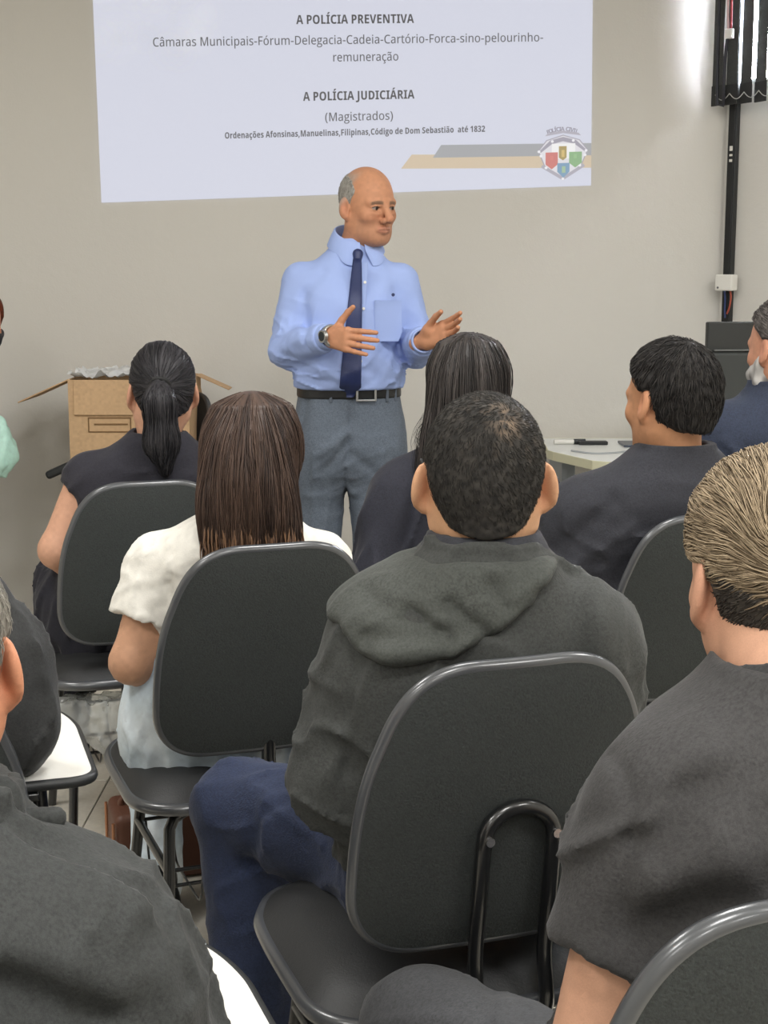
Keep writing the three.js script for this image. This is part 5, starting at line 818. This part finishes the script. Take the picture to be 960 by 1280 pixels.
// woman with long black hair in the navy jacket
{
  const B = [0.17, 0, -3.5], tone = lin('#c99b80');
  const p = { torso: [[0.45, 0.12, -3.6, 0.2, 0.16], [0.7, 0.15, -3.53, 0.195, 0.145], [0.85, 0.18, -3.48, 0.2, 0.13], [0.92, 0.19, -3.465, 0.175, 0.115], [0.97, 0.197, -3.455, 0.125, 0.095], [1.02, 0.2, -3.45, 0.075, 0.075]], tyaw: 0.1,
    neck: [[0.2, 0.98, -3.45], [0.2, 1.09, -3.44], 0.05, 0.047],
    arms: [{ s: [0.05, 0.885, -3.46], e: [-0.0, 0.69, -3.42], w: [0.08, 0.6, -3.66], ease: 0.032 }, { s: [0.345, 0.885, -3.49], e: [0.4, 0.7, -3.5], w: [0.28, 0.6, -3.72], side: -1, ease: 0.03 }],
    legs: [{ h: [0.05, 0.55, -3.62], k: [-0.02, 0.55, -4.03], a: [-0.02, 0.1, -4.03] }, { h: [0.21, 0.55, -3.62], k: [0.18, 0.55, -4.05], a: [0.19, 0.1, -4.05] }] };
  const Hp = [0.199, 1.138, -3.43], H = placed(headShape({ noEars: true }), Hp, yawOf(0.1), 0.04, 0);
  const body = bodyGeo(p, H, tone, { cell: 0.013 });
  const S = topField(p, { sl: 1.9, ease: 0.03, k: 0.06, grow: 0.014 }); const f1 = folds([0.35, 1, 0.1], 17, 4, 0.012, 2); S.disp((x, y, z) => f1(x, y, z) * sstep(1.0, 0.85, y)); addCreases(S, [crease([0.09, 0.96, -3.36], [0.04, 0.7, -3.32], 0.012, -0.012)]);
  const T = legField(p, { hips: [[0.44, 0.12, -3.6, 0.2, 0.17], [0.53, 0.12, -3.59, 0.2, 0.17], [0.64, 0.13, -3.56, 0.18, 0.15]] });
  const hf = new Field().add(placed(scalp(0.013), Hp, yawOf(0.1), 0.04, 0), 0.01).and((x, y, z) => H.toLocal(x, y, z)[2] - 0.05, 0.01)
    .add(loft([[0.93, 0.165, -3.355, 0.09, 0.022], [1.0, 0.178, -3.35, 0.098, 0.04], [1.07, 0.188, -3.365, 0.094, 0.065], [1.14, 0.195, -3.39, 0.088, 0.09], [1.2, 0.198, -3.42, 0.086, 0.1], [1.245, 0.199, -3.43, 0.066, 0.075]], 0, 2.1), 0.03);
  hf.disp((x, y, z) => { const a = Math.atan2(z + 3.43, x - 0.199); return 0.0035 * noise(a * 7, y * 5, 2) + 0.002 * noise(a * 18, y * 7, 7); });
  const c1 = lin('#1d1b1b'), c2 = lin('#4a4441'), hcol = (x, y, z) => { const a = Math.atan2(z + 3.43, x - 0.199); return mixc(c1, c2, clamp(0.4 + 0.6 * noise(a * 22, y * 4, 3), 0, 1)); };
  const cap = skinOf(hf, 0.004, { color: hcol });
  const lk = locks(hf, 800, { seed: () => [0.199 + rr(-0.1, 0.1), rr(1.02, 1.27), -3.33 + rr(-0.12, 0.06)], keep: (x, y, z) => z > -3.47, dir: q => { const t = sstep(1.26, 1.17, q[1]); return [(q[0] - 0.199) * (1 - t) * 8, -1, (q[2] + 3.42) * (1 - t) * 8]; }, len: q => Math.max(0.05, Math.min(0.28, q[1] - 0.93)), segs: 10, width: 0.0016, color: q => mixc(hcol(...q), c2, rnd() * 0.4), lift: 0.003, wob: 0.06 });
  const wisp = locks(hf, 40, { seed: () => [0.1 + rr(-0.02, 0.02), rr(1.03, 1.1), -3.37 + rr(-0.03, 0.03)], dir: () => [-0.35, -1, 0], len: 0.11, segs: 8, width: 0.0007, color: hrand(c1, c2), lift: 0.02 });
  person('woman with long straight black hair and a navy jacket sitting before the speaker', B, [['body', body, M.skin], ['jacket', skinOf(S, 0.008), cloth('#30313c'), 'loose navy jacket'], ['trousers', skinOf(T, 0.016), cloth('#26262b')], ['hair', joinIndexed([cap, lk, wisp]), M.hair, 'long straight black hair'], ...shoes(p, [-0.1, -0.99])]);
}
// black-haired man by the desk
{
  const B = [0.6, 0, -3.08], tone = lin('#c4906c');
  const p = { torso: [[0.45, 0.56, -3.14, 0.21, 0.16], [0.7, 0.575, -3.08, 0.21, 0.15], [0.85, 0.59, -3.05, 0.22, 0.14], [0.93, 0.6, -3.03, 0.215, 0.128], [0.98, 0.605, -3.02, 0.17, 0.11], [1.02, 0.61, -3.015, 0.115, 0.09], [1.055, 0.612, -3.01, 0.075, 0.076]], tyaw: 0.1,
    neck: [[0.612, 1.01, -3.015], [0.6, 1.11, -3.01], 0.06, 0.06], mass: 1.12,
    arms: [{ s: [0.42, 0.905, -3.03], e: [0.37, 0.69, -3.05], w: [0.42, 0.62, -3.28] }, { s: [0.785, 0.905, -3.04], e: [0.83, 0.69, -3.06], w: [0.75, 0.62, -3.28], side: -1 }],
    legs: [{ h: [0.48, 0.55, -3.2], k: [0.4, 0.55, -3.62], a: [0.4, 0.1, -3.62] }, { h: [0.66, 0.55, -3.2], k: [0.64, 0.55, -3.64], a: [0.64, 0.1, -3.64] }] };
  const Hp = [0.598, 1.143, -3.02], H = placed(headShape({ wide: 1.02, flare: 0.3 }), Hp, yawOf(0.6), 0.06, 0.03);
  const body = bodyGeo(p, H, tone, { cell: 0.013, headCell: 0.0036 });
  const S = topField(p, { sl: 0.75, ease: 0.018, k: 0.06, grow: 0.008 }).sub(cone([0.612, 1.03, -3.013], [0.6, 1.15, -3.0], 0.066, 0.07), 0.004); const f1 = folds([1, -0.3, 0.1], 18, 7, 0.007, 2); S.disp((x, y, z) => f1(x, y, z) * sstep(1.02, 0.9, y));
  addCreases(S, [crease([0.47, 0.95, -2.9], [0.36, 0.84, -2.95], 0.012, -0.006), crease([0.5, 0.9, -2.9], [0.38, 0.8, -2.95], 0.01, 0.006)]);
  const T = legField(p, { hips: [[0.44, 0.56, -3.15, 0.2, 0.17], [0.53, 0.57, -3.14, 0.2, 0.17], [0.64, 0.57, -3.1, 0.19, 0.15]] });
  const hf = new Field().add(placed(scalp(0.013, { w: 1.02 }), Hp, yawOf(0.6), 0.06, 0.03), 0.01).and((x, y, z) => hairline(-0.062, 0.05)(...H.toLocal(x, y, z)), 0.012); hf.disp((x, y, z) => 0.0025 * noise(x * 70, y * 70, z * 70) + 0.0014 * noise(x * 180, y * 120, z * 180));
  const c1 = lin('#1c1b1b'), c2 = lin('#43403e'), cap = skinOf(hf, 0.0035, { color: (x, y, z) => mixc(c1, c2, clamp(0.3 + 0.5 * noise(x * 150, y * 60, z * 150), 0, 1)) });
  const wh = H.toWorld(0, 0.11, -0.06), lk = locks(hf, 2600, { seed: headSeed(H), keep: (x, y, z) => hairline(-0.058, 0.05)(...H.toLocal(x, y, z)) < 0, dir: q => [q[0] - wh[0], q[1] - wh[1] - 0.03, q[2] - wh[2]], len: 0.024, segs: 4, width: 0.0011, color: hrand(c1, c2), lift: 0.0025, flick: 1, wob: 0.25 });
  person('man with thick black hair and a charcoal shirt sitting beside the white desk', B, [['body', body, M.skin], ['shirt', skinOf(S, 0.0075), cloth('#34353c'), 'charcoal shirt'], ['trousers', skinOf(T, 0.016), cloth('#2b2b2f')], ['hair', joinIndexed([cap, lk]), M.hairSoft, 'thick black hair'], ...shoes(p, [-0.1, -0.99])]);
}
// bearded man in the navy suit
{
  const B = [1.03, 0, -3.7], tone = lin('#cd967a');
  const p = { torso: [[0.45, 1.05, -3.78, 0.2, 0.16], [0.75, 1.04, -3.72, 0.215, 0.155], [0.95, 1.03, -3.69, 0.22, 0.14], [1.03, 1.025, -3.68, 0.205, 0.125], [1.075, 1.02, -3.675, 0.15, 0.11], [1.105, 1.02, -3.67, 0.105, 0.09], [1.135, 1.02, -3.67, 0.075, 0.078]], tyaw: 0.4,
    neck: [[1.02, 1.08, -3.675], [1.015, 1.19, -3.67], 0.062, 0.06], mass: 1.1,
    arms: [{ s: [0.85, 1.02, -3.63], e: [0.815, 0.8, -3.6], w: [0.78, 0.72, -3.84] }, { s: [1.2, 1.02, -3.74], e: [1.26, 0.78, -3.76], w: [1.15, 0.7, -3.98], side: -1 }],
    legs: [{ h: [0.96, 0.55, -3.84], k: [0.68, 0.55, -4.16], a: [0.66, 0.1, -4.18] }, { h: [1.1, 0.55, -3.9], k: [0.85, 0.55, -4.26], a: [0.84, 0.1, -4.28] }] };
  const Hp = [1.015, 1.222, -3.67], H = placed(headShape({ wide: 1.02, flare: 0.3 }), Hp, yawOf(0.55), 0.08, 0);
  const body = bodyGeo(p, H, tone, { cell: 0.013, headCell: 0.004 });
  const S = topField(p, { sl: 1.95, ease: 0.02, k: 0.05, grow: 0.012 }); const f1 = folds([1, 0.05, 0.2], 30, 8, 0.009, 2); S.disp((x, y, z) => f1(x, y, z) * sstep(1.05, 0.98, y) * sstep(0.99, 0.93, x));
  const T = legField(p, { hips: [[0.44, 1.04, -3.8, 0.2, 0.17], [0.53, 1.04, -3.8, 0.2, 0.17], [0.64, 1.04, -3.76, 0.19, 0.15]] });
  const hf = new Field().add(placed(scalp(0.012, { w: 1.02 }), Hp, yawOf(0.55), 0.08, 0), 0.01).and((x, y, z) => hairline(-0.05, 0.055)(...H.toLocal(x, y, z)), 0.01); hf.disp((x, y, z) => 0.002 * noise(x * 120, y * 60, z * 120));
  const c1 = lin('#3a3634'), c2 = lin('#7a7470'), hc = (x, y, z) => mixc(c1, c2, clamp(0.4 + 0.6 * noise(x * 160, y * 60, z * 160), 0, 1));
  const lk = locks(hf, 1200, { seed: headSeed(H), keep: (x, y, z) => hairline(-0.05, 0.055)(...H.toLocal(x, y, z)) < 0, dir: (q) => [0.4, -0.5, 0.8], len: 0.03, segs: 4, width: 0.0012, color: hrand(c1, c2), lift: 0.002, wob: 0.2 });
  const bA = cone([0.06, -0.02, 0.008], [0.057, -0.075, 0.018], 0.011, 0.022), bB = cone([0.056, -0.075, 0.018], [0.0, -0.1, 0.07], 0.024, 0.028), bD = cone([0.063, -0.035, 0.015], [0.042, -0.06, 0.062], 0.02, 0.022), bC = cone([0.03, -0.05, 0.078], [0.0, -0.046, 0.09], 0.008, 0.008);
  const bd = new Field().add(placed((x, y, z) => { const a = Math.abs(x); return smin(smin(smin(bA(a, y, z), bB(a, y, z), 0.02), bD(a, y, z), 0.02), bC(a, y, z), 0.015); }, Hp, yawOf(0.55), 0.08, 0), 0.01); bd.disp((x, y, z) => 0.003 * noise(x * 90, y * 60, z * 90));
  const b1 = lin('#6d6a68'), b2 = lin('#c2bfba'), bcol = (x, y, z) => mixc(b1, b2, clamp(0.5 + 0.6 * noise(x * 90, y * 40, z * 90) , 0, 1));
  const col = collar([1.02, 1.112, -3.672], 0.07, 0.07, 0.03, { gap: 0.3, yaw: yawOf(0.5), flare: 0.004 });
  person('man with grey beard in a navy suit jacket sitting near the corner desk', B, [['body', body, M.skin], ['jacket', skinOf(S, 0.0085), cloth('#2f374a'), 'navy suit jacket'], ['jacket/collar', col, cloth('#2c3345')], ['trousers', skinOf(T, 0.016), cloth('#2c3345')], ['hair', joinIndexed([skinOf(hf, 0.0035, { color: hc }), lk]), M.hairSoft, 'greying dark hair'], ['beard', skinOf(bd, 0.0035, { color: bcol }), M.hairSoft, 'short grey beard'], ...shoes(p, [-0.7, -0.7])]);
}
// man with the swirled grey-brown hair
{
  const B = [0.35, 0, -1.28], tone = lin('#cf9f83');
  const p = { torso: [[0.42, 0.32, -1.32, 0.2, 0.16], [0.6, 0.345, -1.29, 0.195, 0.15], [0.78, 0.385, -1.26, 0.18, 0.14], [0.9, 0.39, -1.255, 0.185, 0.13], [0.955, 0.39, -1.26, 0.17, 0.118], [1.0, 0.387, -1.268, 0.145, 0.105], [1.028, 0.386, -1.28, 0.1, 0.09], [1.05, 0.385, -1.29, 0.072, 0.078]], tyaw: 0.12,
    neck: [[0.385, 1.0, -1.29], [0.383, 1.085, -1.365], 0.062, 0.06], mass: 1.12,
    arms: [{ s: [0.252, 0.915, -1.25], e: [0.185, 0.655, -1.215], w: [0.17, 0.56, -1.46] }, { s: [0.55, 0.925, -1.28], e: [0.6, 0.66, -1.28], w: [0.5, 0.58, -1.5], side: -1 }],
    legs: [{ h: [0.25, 0.505, -1.38], k: [0.05, 0.48, -1.66], a: [0.06, 0.1, -1.6] }, { h: [0.4, 0.53, -1.4], k: [0.33, 0.52, -1.76], a: [0.33, 0.1, -1.74] }] };
  const Hp = [0.385, 1.108, -1.39], H = placed(headShape({ wide: 1.02, flare: 0.42 }), Hp, yawOf(0.2), 0.12, -0.03);
  const body = bodyGeo(p, H, tone, { cell: 0.01, headCell: 0.0032 });
  const S = topField(p, { sl: 0.47, ease: 0.016, k: 0.03, grow: 0.008, flare: 0.004 }).sub(cone([0.385, 1.02, -1.29], [0.383, 1.13, -1.36], 0.068, 0.075), 0.005);
  const f1 = folds([1, 0.75, 0.1], 15, 5, 0.011, 2); S.disp((x, y, z) => f1(x, y, z) * sstep(1.0, 0.9, y));
  addCreases(S, [creasePath([[0.172, 1.018], [0.204, 0.99], [0.216, 0.959], [0.212, 0.92], [0.207, 0.866]], -1.16, 0.0035, -0.004), creasePath([[0.222, 0.945], [0.241, 0.981], [0.276, 1.008]], -1.14, 0.009, 0.006), creasePath([[0.225, 0.925], [0.262, 0.97], [0.31, 0.99]], -1.13, 0.012, -0.007), creasePath([[0.225, 0.912], [0.266, 0.95], [0.307, 0.981], [0.36, 0.995]], -1.12, 0.011, 0.008), creasePath([[0.225, 0.885], [0.259, 0.917], [0.303, 0.944], [0.37, 0.955]], -1.12, 0.012, 0.007), creasePath([[0.215, 0.845], [0.27, 0.885], [0.35, 0.91]], -1.12, 0.014, -0.008)]);
  const T = legField(p, { hips: [[0.42, 0.32, -1.33, 0.2, 0.17], [0.52, 0.33, -1.32, 0.205, 0.17], [0.62, 0.345, -1.29, 0.19, 0.15]], ease: 0.014 }); const f4 = folds([1, 0.3, 0.8], 22, 8, 0.005, 3); T.disp((x, y, z) => f4(x, y, z)); addCreases(T, [crease([0.08, 0.59, -1.58], [0.2, 0.6, -1.42], 0.004, -0.003), crease([0.1, 0.6, -1.6], [0.13, 0.56, -1.55], 0.006, -0.005)]);
  const hf = new Field().add(placed(scalp(0.011, { w: 1.02 }), Hp, yawOf(0.2), 0.12, -0.03), 0.01).and((x, y, z) => hairline(-0.064, 0.04)(...H.toLocal(x, y, z)), 0.01);
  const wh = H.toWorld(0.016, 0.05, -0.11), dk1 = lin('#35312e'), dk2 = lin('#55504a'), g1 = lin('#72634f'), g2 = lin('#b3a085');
  const swirl = q => { const v = [q[0] - wh[0], q[1] - wh[1], q[2] - wh[2]], r = Math.hypot(...v); const s = 1.4 * sstep(0.09, 0.02, r) + 0.35; return [v[0] + v[1] * s, v[1] - v[0] * s - 0.12 * r, v[2]]; };
  // long grey-brown hair combed round the whorl, clipped short and dark below
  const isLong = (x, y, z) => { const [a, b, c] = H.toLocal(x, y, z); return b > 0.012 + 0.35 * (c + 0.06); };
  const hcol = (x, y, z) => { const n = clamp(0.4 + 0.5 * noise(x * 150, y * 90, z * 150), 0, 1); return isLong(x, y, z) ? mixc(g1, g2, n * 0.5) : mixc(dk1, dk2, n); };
  hf.disp((x, y, z) => { const v = [x - wh[0], y - wh[1]], r = Math.hypot(...v), a = Math.atan2(v[1], v[0]); return 0.0018 * noise(r * 110 + a * 3, a * 1.5, 2); });
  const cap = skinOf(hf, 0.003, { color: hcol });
  const grows = (x, y, z) => hairline(-0.062, 0.04)(...H.toLocal(x, y, z)) < 0 && z > -1.47;
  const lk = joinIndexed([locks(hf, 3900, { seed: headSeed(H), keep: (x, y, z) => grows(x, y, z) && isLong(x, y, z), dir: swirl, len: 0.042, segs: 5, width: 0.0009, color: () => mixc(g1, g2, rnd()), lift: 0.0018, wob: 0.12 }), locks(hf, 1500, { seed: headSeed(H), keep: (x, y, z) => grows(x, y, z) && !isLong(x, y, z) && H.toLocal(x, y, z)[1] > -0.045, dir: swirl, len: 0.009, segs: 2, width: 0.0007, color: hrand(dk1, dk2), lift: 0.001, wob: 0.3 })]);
  const rib = new Field().add(cone([0.385, 1.018, -1.287], [0.384, 1.047, -1.31], 0.0785, 0.076), 0.01).and(plane([0.385, 1.046, -1.3], [0, 1, -0.35]), 0.004).sub(cone([0.385, 1.02, -1.29], [0.383, 1.13, -1.36], 0.068, 0.075), 0.004);
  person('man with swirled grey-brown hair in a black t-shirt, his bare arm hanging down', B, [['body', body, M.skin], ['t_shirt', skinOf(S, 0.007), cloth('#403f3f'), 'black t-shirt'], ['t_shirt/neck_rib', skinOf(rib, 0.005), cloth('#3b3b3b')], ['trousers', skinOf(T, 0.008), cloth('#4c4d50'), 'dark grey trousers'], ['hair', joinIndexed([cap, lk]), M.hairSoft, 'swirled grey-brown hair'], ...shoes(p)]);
}
// man in the black zip jacket, at the wall side of the last row
{
  const B = [-0.42, 0, -1.22], tone = lin('#dc9b78');
  const p = { torso: [[0.42, -0.42, -1.24, 0.2, 0.16], [0.62, -0.42, -1.21, 0.2, 0.15], [0.77, -0.418, -1.195, 0.215, 0.14], [0.845, -0.415, -1.2, 0.2, 0.13], [0.885, -0.415, -1.21, 0.155, 0.115], [0.915, -0.42, -1.22, 0.105, 0.095], [0.945, -0.425, -1.235, 0.08, 0.085]], tyaw: 0.15,
    neck: [[-0.425, 0.9, -1.235], [-0.43, 1.0, -1.3], 0.062, 0.06], mass: 1.12,
    arms: [{ s: [-0.27, 0.8, -1.195], e: [-0.175, 0.62, -1.21], w: [-0.3, 0.6, -1.4], ease: 0.024, side: -1 }, { s: [-0.59, 0.81, -1.2], e: [-0.64, 0.6, -1.2], w: [-0.55, 0.57, -1.45], ease: 0.024 }],
    legs: [{ h: [-0.35, 0.53, -1.33], k: [-0.45, 0.52, -1.72], a: [-0.45, 0.1, -1.7] }, { h: [-0.5, 0.53, -1.33], k: [-0.64, 0.52, -1.68], a: [-0.64, 0.1, -1.66] }] };
  const Hp = [-0.434, 1.042, -1.305], H = placed(headShape({ wide: 1.03, flare: 0.55 }), Hp, yawOf(0.1), 0.1, 0);
  const body = bodyGeo(p, H, tone, { cell: 0.013, headCell: 0.0036 });
  const S = topField(p, { sl: 1.95, k: 0.05, grow: 0.012 }); const f1 = folds([1, -0.35, 0.1], 15, 5, 0.014, 2), f2 = folds([0.5, 1, 0.1], 18, 7, 0.012, 9); S.disp((x, y, z) => f1(x, y, z) * 0.8 + f2(x, y, z) * sstep(-0.3, -0.2, x) * 0.8);
  addCreases(S, [creasePath([[-0.36, 0.95], [-0.299, 0.945], [-0.249, 0.933], [-0.207, 0.905], [-0.179, 0.865], [-0.168, 0.79]], -1.08, 0.005, -0.006), creasePath([[-0.36, 0.938], [-0.299, 0.932], [-0.252, 0.92], [-0.215, 0.892], [-0.19, 0.855], [-0.18, 0.79]], -1.08, 0.005, 0.004), creasePath([[-0.35, 0.92], [-0.294, 0.908], [-0.245, 0.892], [-0.215, 0.87]], -1.08, 0.012, 0.01), creasePath([[-0.35, 0.89], [-0.302, 0.875], [-0.252, 0.855], [-0.215, 0.824]], -1.08, 0.013, 0.01), creasePath([[-0.38, 0.86], [-0.3, 0.835], [-0.24, 0.8]], -1.08, 0.012, -0.009), creasePath([[-0.271, 0.941], [-0.213, 0.931], [-0.168, 0.903]], -1.1, 0.012, 0.007), creasePath([[-0.152, 0.887], [-0.143, 0.845], [-0.137, 0.75]], -1.14, 0.012, -0.009)]);
  const cf = new Field().add(cone([-0.425, 0.905, -1.225], [-0.43, 0.985, -1.255], 0.105, 0.088), 0.01).and(plane([-0.43, 0.962, -1.25], [0.05, 1, -0.3]), 0.006).sub(cone([-0.425, 0.93, -1.235], [-0.43, 1.02, -1.27], 0.078, 0.084), 0.006); cf.disp(folds([1, 0.2, 0], 25, 8, 0.005, 4)); addCreases(cf, [crease([-0.36, 0.9, -1.12], [-0.32, 0.96, -1.18], 0.006, 0.005)]);
  const tip = new Field().add(cone([-0.345, 0.928, -1.22], [-0.3, 0.918, -1.25], 0.009, 0.011), 0.01);
  const T = legField(p, { hips: [[0.42, -0.42, -1.26, 0.2, 0.17], [0.52, -0.42, -1.25, 0.205, 0.17], [0.62, -0.42, -1.22, 0.19, 0.15]] });
  const hf = new Field().add(placed(scalp(0.006, { w: 1.03 }), Hp, yawOf(0.1), 0.1, 0), 0.01).and((x, y, z) => hairline(-0.05, 0.035)(...H.toLocal(x, y, z)), 0.008); hf.disp((x, y, z) => 0.0015 * noise(x * 180, y * 120, z * 180));
  const c1 = lin('#6f6a62'), c2 = lin('#aaa59a'), hc = (x, y, z) => mixc(c1, c2, clamp(0.5 + 0.5 * noise(x * 150, y * 80, z * 150), 0, 1)), lk = locks(hf, 1200, { seed: headSeed(H), keep: (x, y, z) => x > -0.45 && hairline(-0.05, 0.035)(...H.toLocal(x, y, z)) < 0, dir: () => [0.1, -1, 0.3], len: 0.014, segs: 3, width: 0.0008, color: hrand(c1, c2), lift: 0.002, flick: 1, wob: 0.3 });
  person('man with grey cropped hair in a black zip jacket, arm on a white tablet', B, [['body', body, M.skin], ['jacket', skinOf(S, 0.007), cloth('#3d3f3e'), 'black zip jacket'], ['jacket/collar', joinIndexed([skinOf(cf, 0.006), skinOf(tip, 0.004)]), cloth('#393b3a')], ['trousers', skinOf(T, 0.016), cloth('#2b2c30')], ['hair', joinIndexed([skinOf(hf, 0.0035, { color: hc }), lk]), M.hairSoft, 'cropped grey hair'], ...shoes(p)]);
}
// person in black resting an elbow on a writing tablet
{
  const B = [-0.82, 0, -2.02], tone = lin('#cf9a7c');
  const p = { torso: [[0.45, -0.8, -2.02, 0.19, 0.15], [0.7, -0.8, -1.99, 0.185, 0.135], [0.85, -0.79, -1.98, 0.19, 0.125], [0.92, -0.79, -1.98, 0.16, 0.11], [0.96, -0.79, -1.98, 0.11, 0.09], [1.0, -0.79, -1.98, 0.07, 0.07]], tyaw: 0.15,
    neck: [[-0.79, 0.96, -1.98], [-0.79, 1.06, -2.0], 0.055, 0.053],
    arms: [{ s: [-0.6, 0.93, -2.02], e: [-0.54, 0.77, -2.0], w: [-0.68, 0.74, -2.1], ease: 0.016, f: [-1, 0, -0.3], t: [0, 0, -1], n: [0, -1, 0] }, { s: [-0.95, 0.88, -2.0], e: [-1.0, 0.68, -2.0], w: [-0.92, 0.6, -2.2] }],
    legs: [{ h: [-0.72, 0.55, -2.12], k: [-0.85, 0.55, -2.5], a: [-0.85, 0.1, -2.5] }, { h: [-0.87, 0.55, -2.12], k: [-1.02, 0.55, -2.48], a: [-1.02, 0.1, -2.48] }] };
  const H = placed(headShape(), [-0.79, 1.1, -2.01], yawOf(0.1), 0.1, 0), body = bodyGeo(p, H, tone, { cell: 0.014, headCell: 0.008 });
  const S = topField(p, { sl: 1.8, ease: 0.02, k: 0.04, grow: 0.01 }); S.add(cone([-0.55, 0.86, -2.01], [-0.54, 0.77, -2.0], 0.07, 0.064), 0.04); const f1 = folds([0.6, 1, 0.1], 20, 8, 0.009, 2); S.disp((x, y, z) => f1(x, y, z));
  const T = legField(p, { hips: [[0.44, -0.8, -2.05, 0.19, 0.16], [0.53, -0.8, -2.05, 0.19, 0.16], [0.64, -0.8, -2.02, 0.17, 0.14]] });
  const hf = new Field().add(placed(scalp(0.008), [-0.79, 1.1, -2.01], yawOf(0.1), 0.1, 0), 0.01).and((x, y, z) => hairline(-0.06, 0.04)(...H.toLocal(x, y, z)), 0.01);
  person('person in a black sweater whose elbow rests on a white writing tablet', B, [['body', body, M.skin], ['sweater', skinOf(S, 0.009), cloth('#333434'), 'black sweater'], ['trousers', skinOf(T, 0.016), cloth('#2b2c30')], ['hair', skinOf(hf, 0.007, { color: lin('#262422') }), M.hairSoft], ...shoes(p)]);
}
// person in a dark mask by the front wall, holding a mint green bag
{
  const B = [-1.52, 0, -5.0], tone = lin('#c98f70');
  const p = { torso: [[0.45, -1.6, -5.05, 0.19, 0.15], [0.75, -1.6, -5.04, 0.18, 0.13], [0.95, -1.59, -5.03, 0.175, 0.12], [1.04, -1.57, -5.02, 0.145, 0.105], [1.09, -1.52, -5.01, 0.09, 0.085], [1.12, -1.47, -5.0, 0.065, 0.065]], tyaw: 0.2,
    neck: [[-1.47, 1.08, -5.01], [-1.42, 1.18, -4.99], 0.05, 0.05],
    arms: [{ s: [-1.66, 1.0, -5.03], e: [-1.7, 0.8, -4.95], w: [-1.5, 0.88, -4.85] }, { s: [-1.45, 1.0, -5.02], e: [-1.45, 0.84, -4.98], w: [-1.38, 0.95, -4.86], f: [0.1, 0.2, 1], t: [0, 1, 0], n: [-1, 0, 0], hand: { curl: [0.9, 0.9, 0.9, 0.9] } }],
    legs: [{ h: [-1.68, 0.55, -4.95], k: [-1.7, 0.55, -4.55], a: [-1.7, 0.1, -4.55] }, { h: [-1.53, 0.55, -4.95], k: [-1.55, 0.55, -4.55], a: [-1.55, 0.1, -4.55] }] };
  const Hp = [-1.39, 1.245, -4.97], H = placed(headShape({ noEars: true }), Hp, 0.5, 0.1, 0), body = bodyGeo(p, H, tone, { cell: 0.014, headCell: 0.006 });
  const S = topField(p, { sl: 1.9, ease: 0.015, grow: 0.008 }), T = legField(p, { hips: [[0.44, -1.6, -5.02, 0.19, 0.16], [0.53, -1.6, -5.02, 0.19, 0.16], [0.64, -1.6, -5.03, 0.17, 0.14]] });
  const hf = new Field().add(placed(scalp(0.014), Hp, 0.5, 0.1, 0), 0.01).and((x, y, z) => { const [a, b, c] = H.toLocal(x, y, z); return Math.max(c - 0.02 - 0.5 * (b - 0.05), -0.12 - b); }, 0.01); hf.disp((x, y, z) => 0.002 * noise(x * 100, y * 30, z * 100));
  const mA = ell([0, -0.05, 0.06], [0.052, 0.046, 0.052]), mB = cone([0.03, -0.04, 0.06], [0.066, -0.03, 0.012], 0.035, 0.02);
  const mk = new Field().add(placed((x, y, z) => { const a = Math.abs(x); return smin(mA(a, y, z), mB(a, y, z), 0.02); }, Hp, 0.5, 0.1, 0), 0.01);
  person('person in a black face mask by the front wall, mostly hidden', B, [['body', body, M.skin], ['sweater', skinOf(S, 0.009), cloth('#6f7478')], ['trousers', skinOf(T, 0.016), cloth('#2b2c30')], ['hair', skinOf(hf, 0.006, { color: (x, y, z) => mixc(lin('#3a1d14'), lin('#7a3b22'), clamp(0.5 + 0.5 * noise(x * 120, y * 30, z * 120), 0, 1)) }), M.hair, 'reddish brown hair'], ['face_mask', skinOf(mk, 0.006), cloth('#24242b'), 'black cloth face mask'], ...shoes(p, [0, 1])]);
  const bg = new Field().add(loft([[0.745, -1.345, -4.84, 0.06, 0.05], [0.79, -1.335, -4.84, 0.105, 0.06], [0.87, -1.345, -4.84, 0.09, 0.055], [0.94, -1.355, -4.85, 0.06, 0.035], [0.975, -1.36, -4.86, 0.04, 0.02]], 0.2, 2.1), 0.01); bg.disp((x, y, z) => 0.012 * noise(x * 22 + y * 12, y * 14, z * 25) + 0.005 * noise(x * 60, y * 30, z * 60));
  solo('fabric_bag', skinOf(bg, 0.006), new THREE.MeshPhysicalMaterial({ color: C('#b9e2d3'), roughness: 0.45, map: fineGrain, sheen: 0.4 }), 'mint green crumpled bag held by the masked person at the wall', 'bag');
  chair(-1.7, -5.08, 180, 'black padded chair under the masked person by the front wall');
}

scene.traverse(o => { if (o.isMesh) { o.castShadow = true; o.receiveShadow = true; } });
renderer.render(scene, camera);
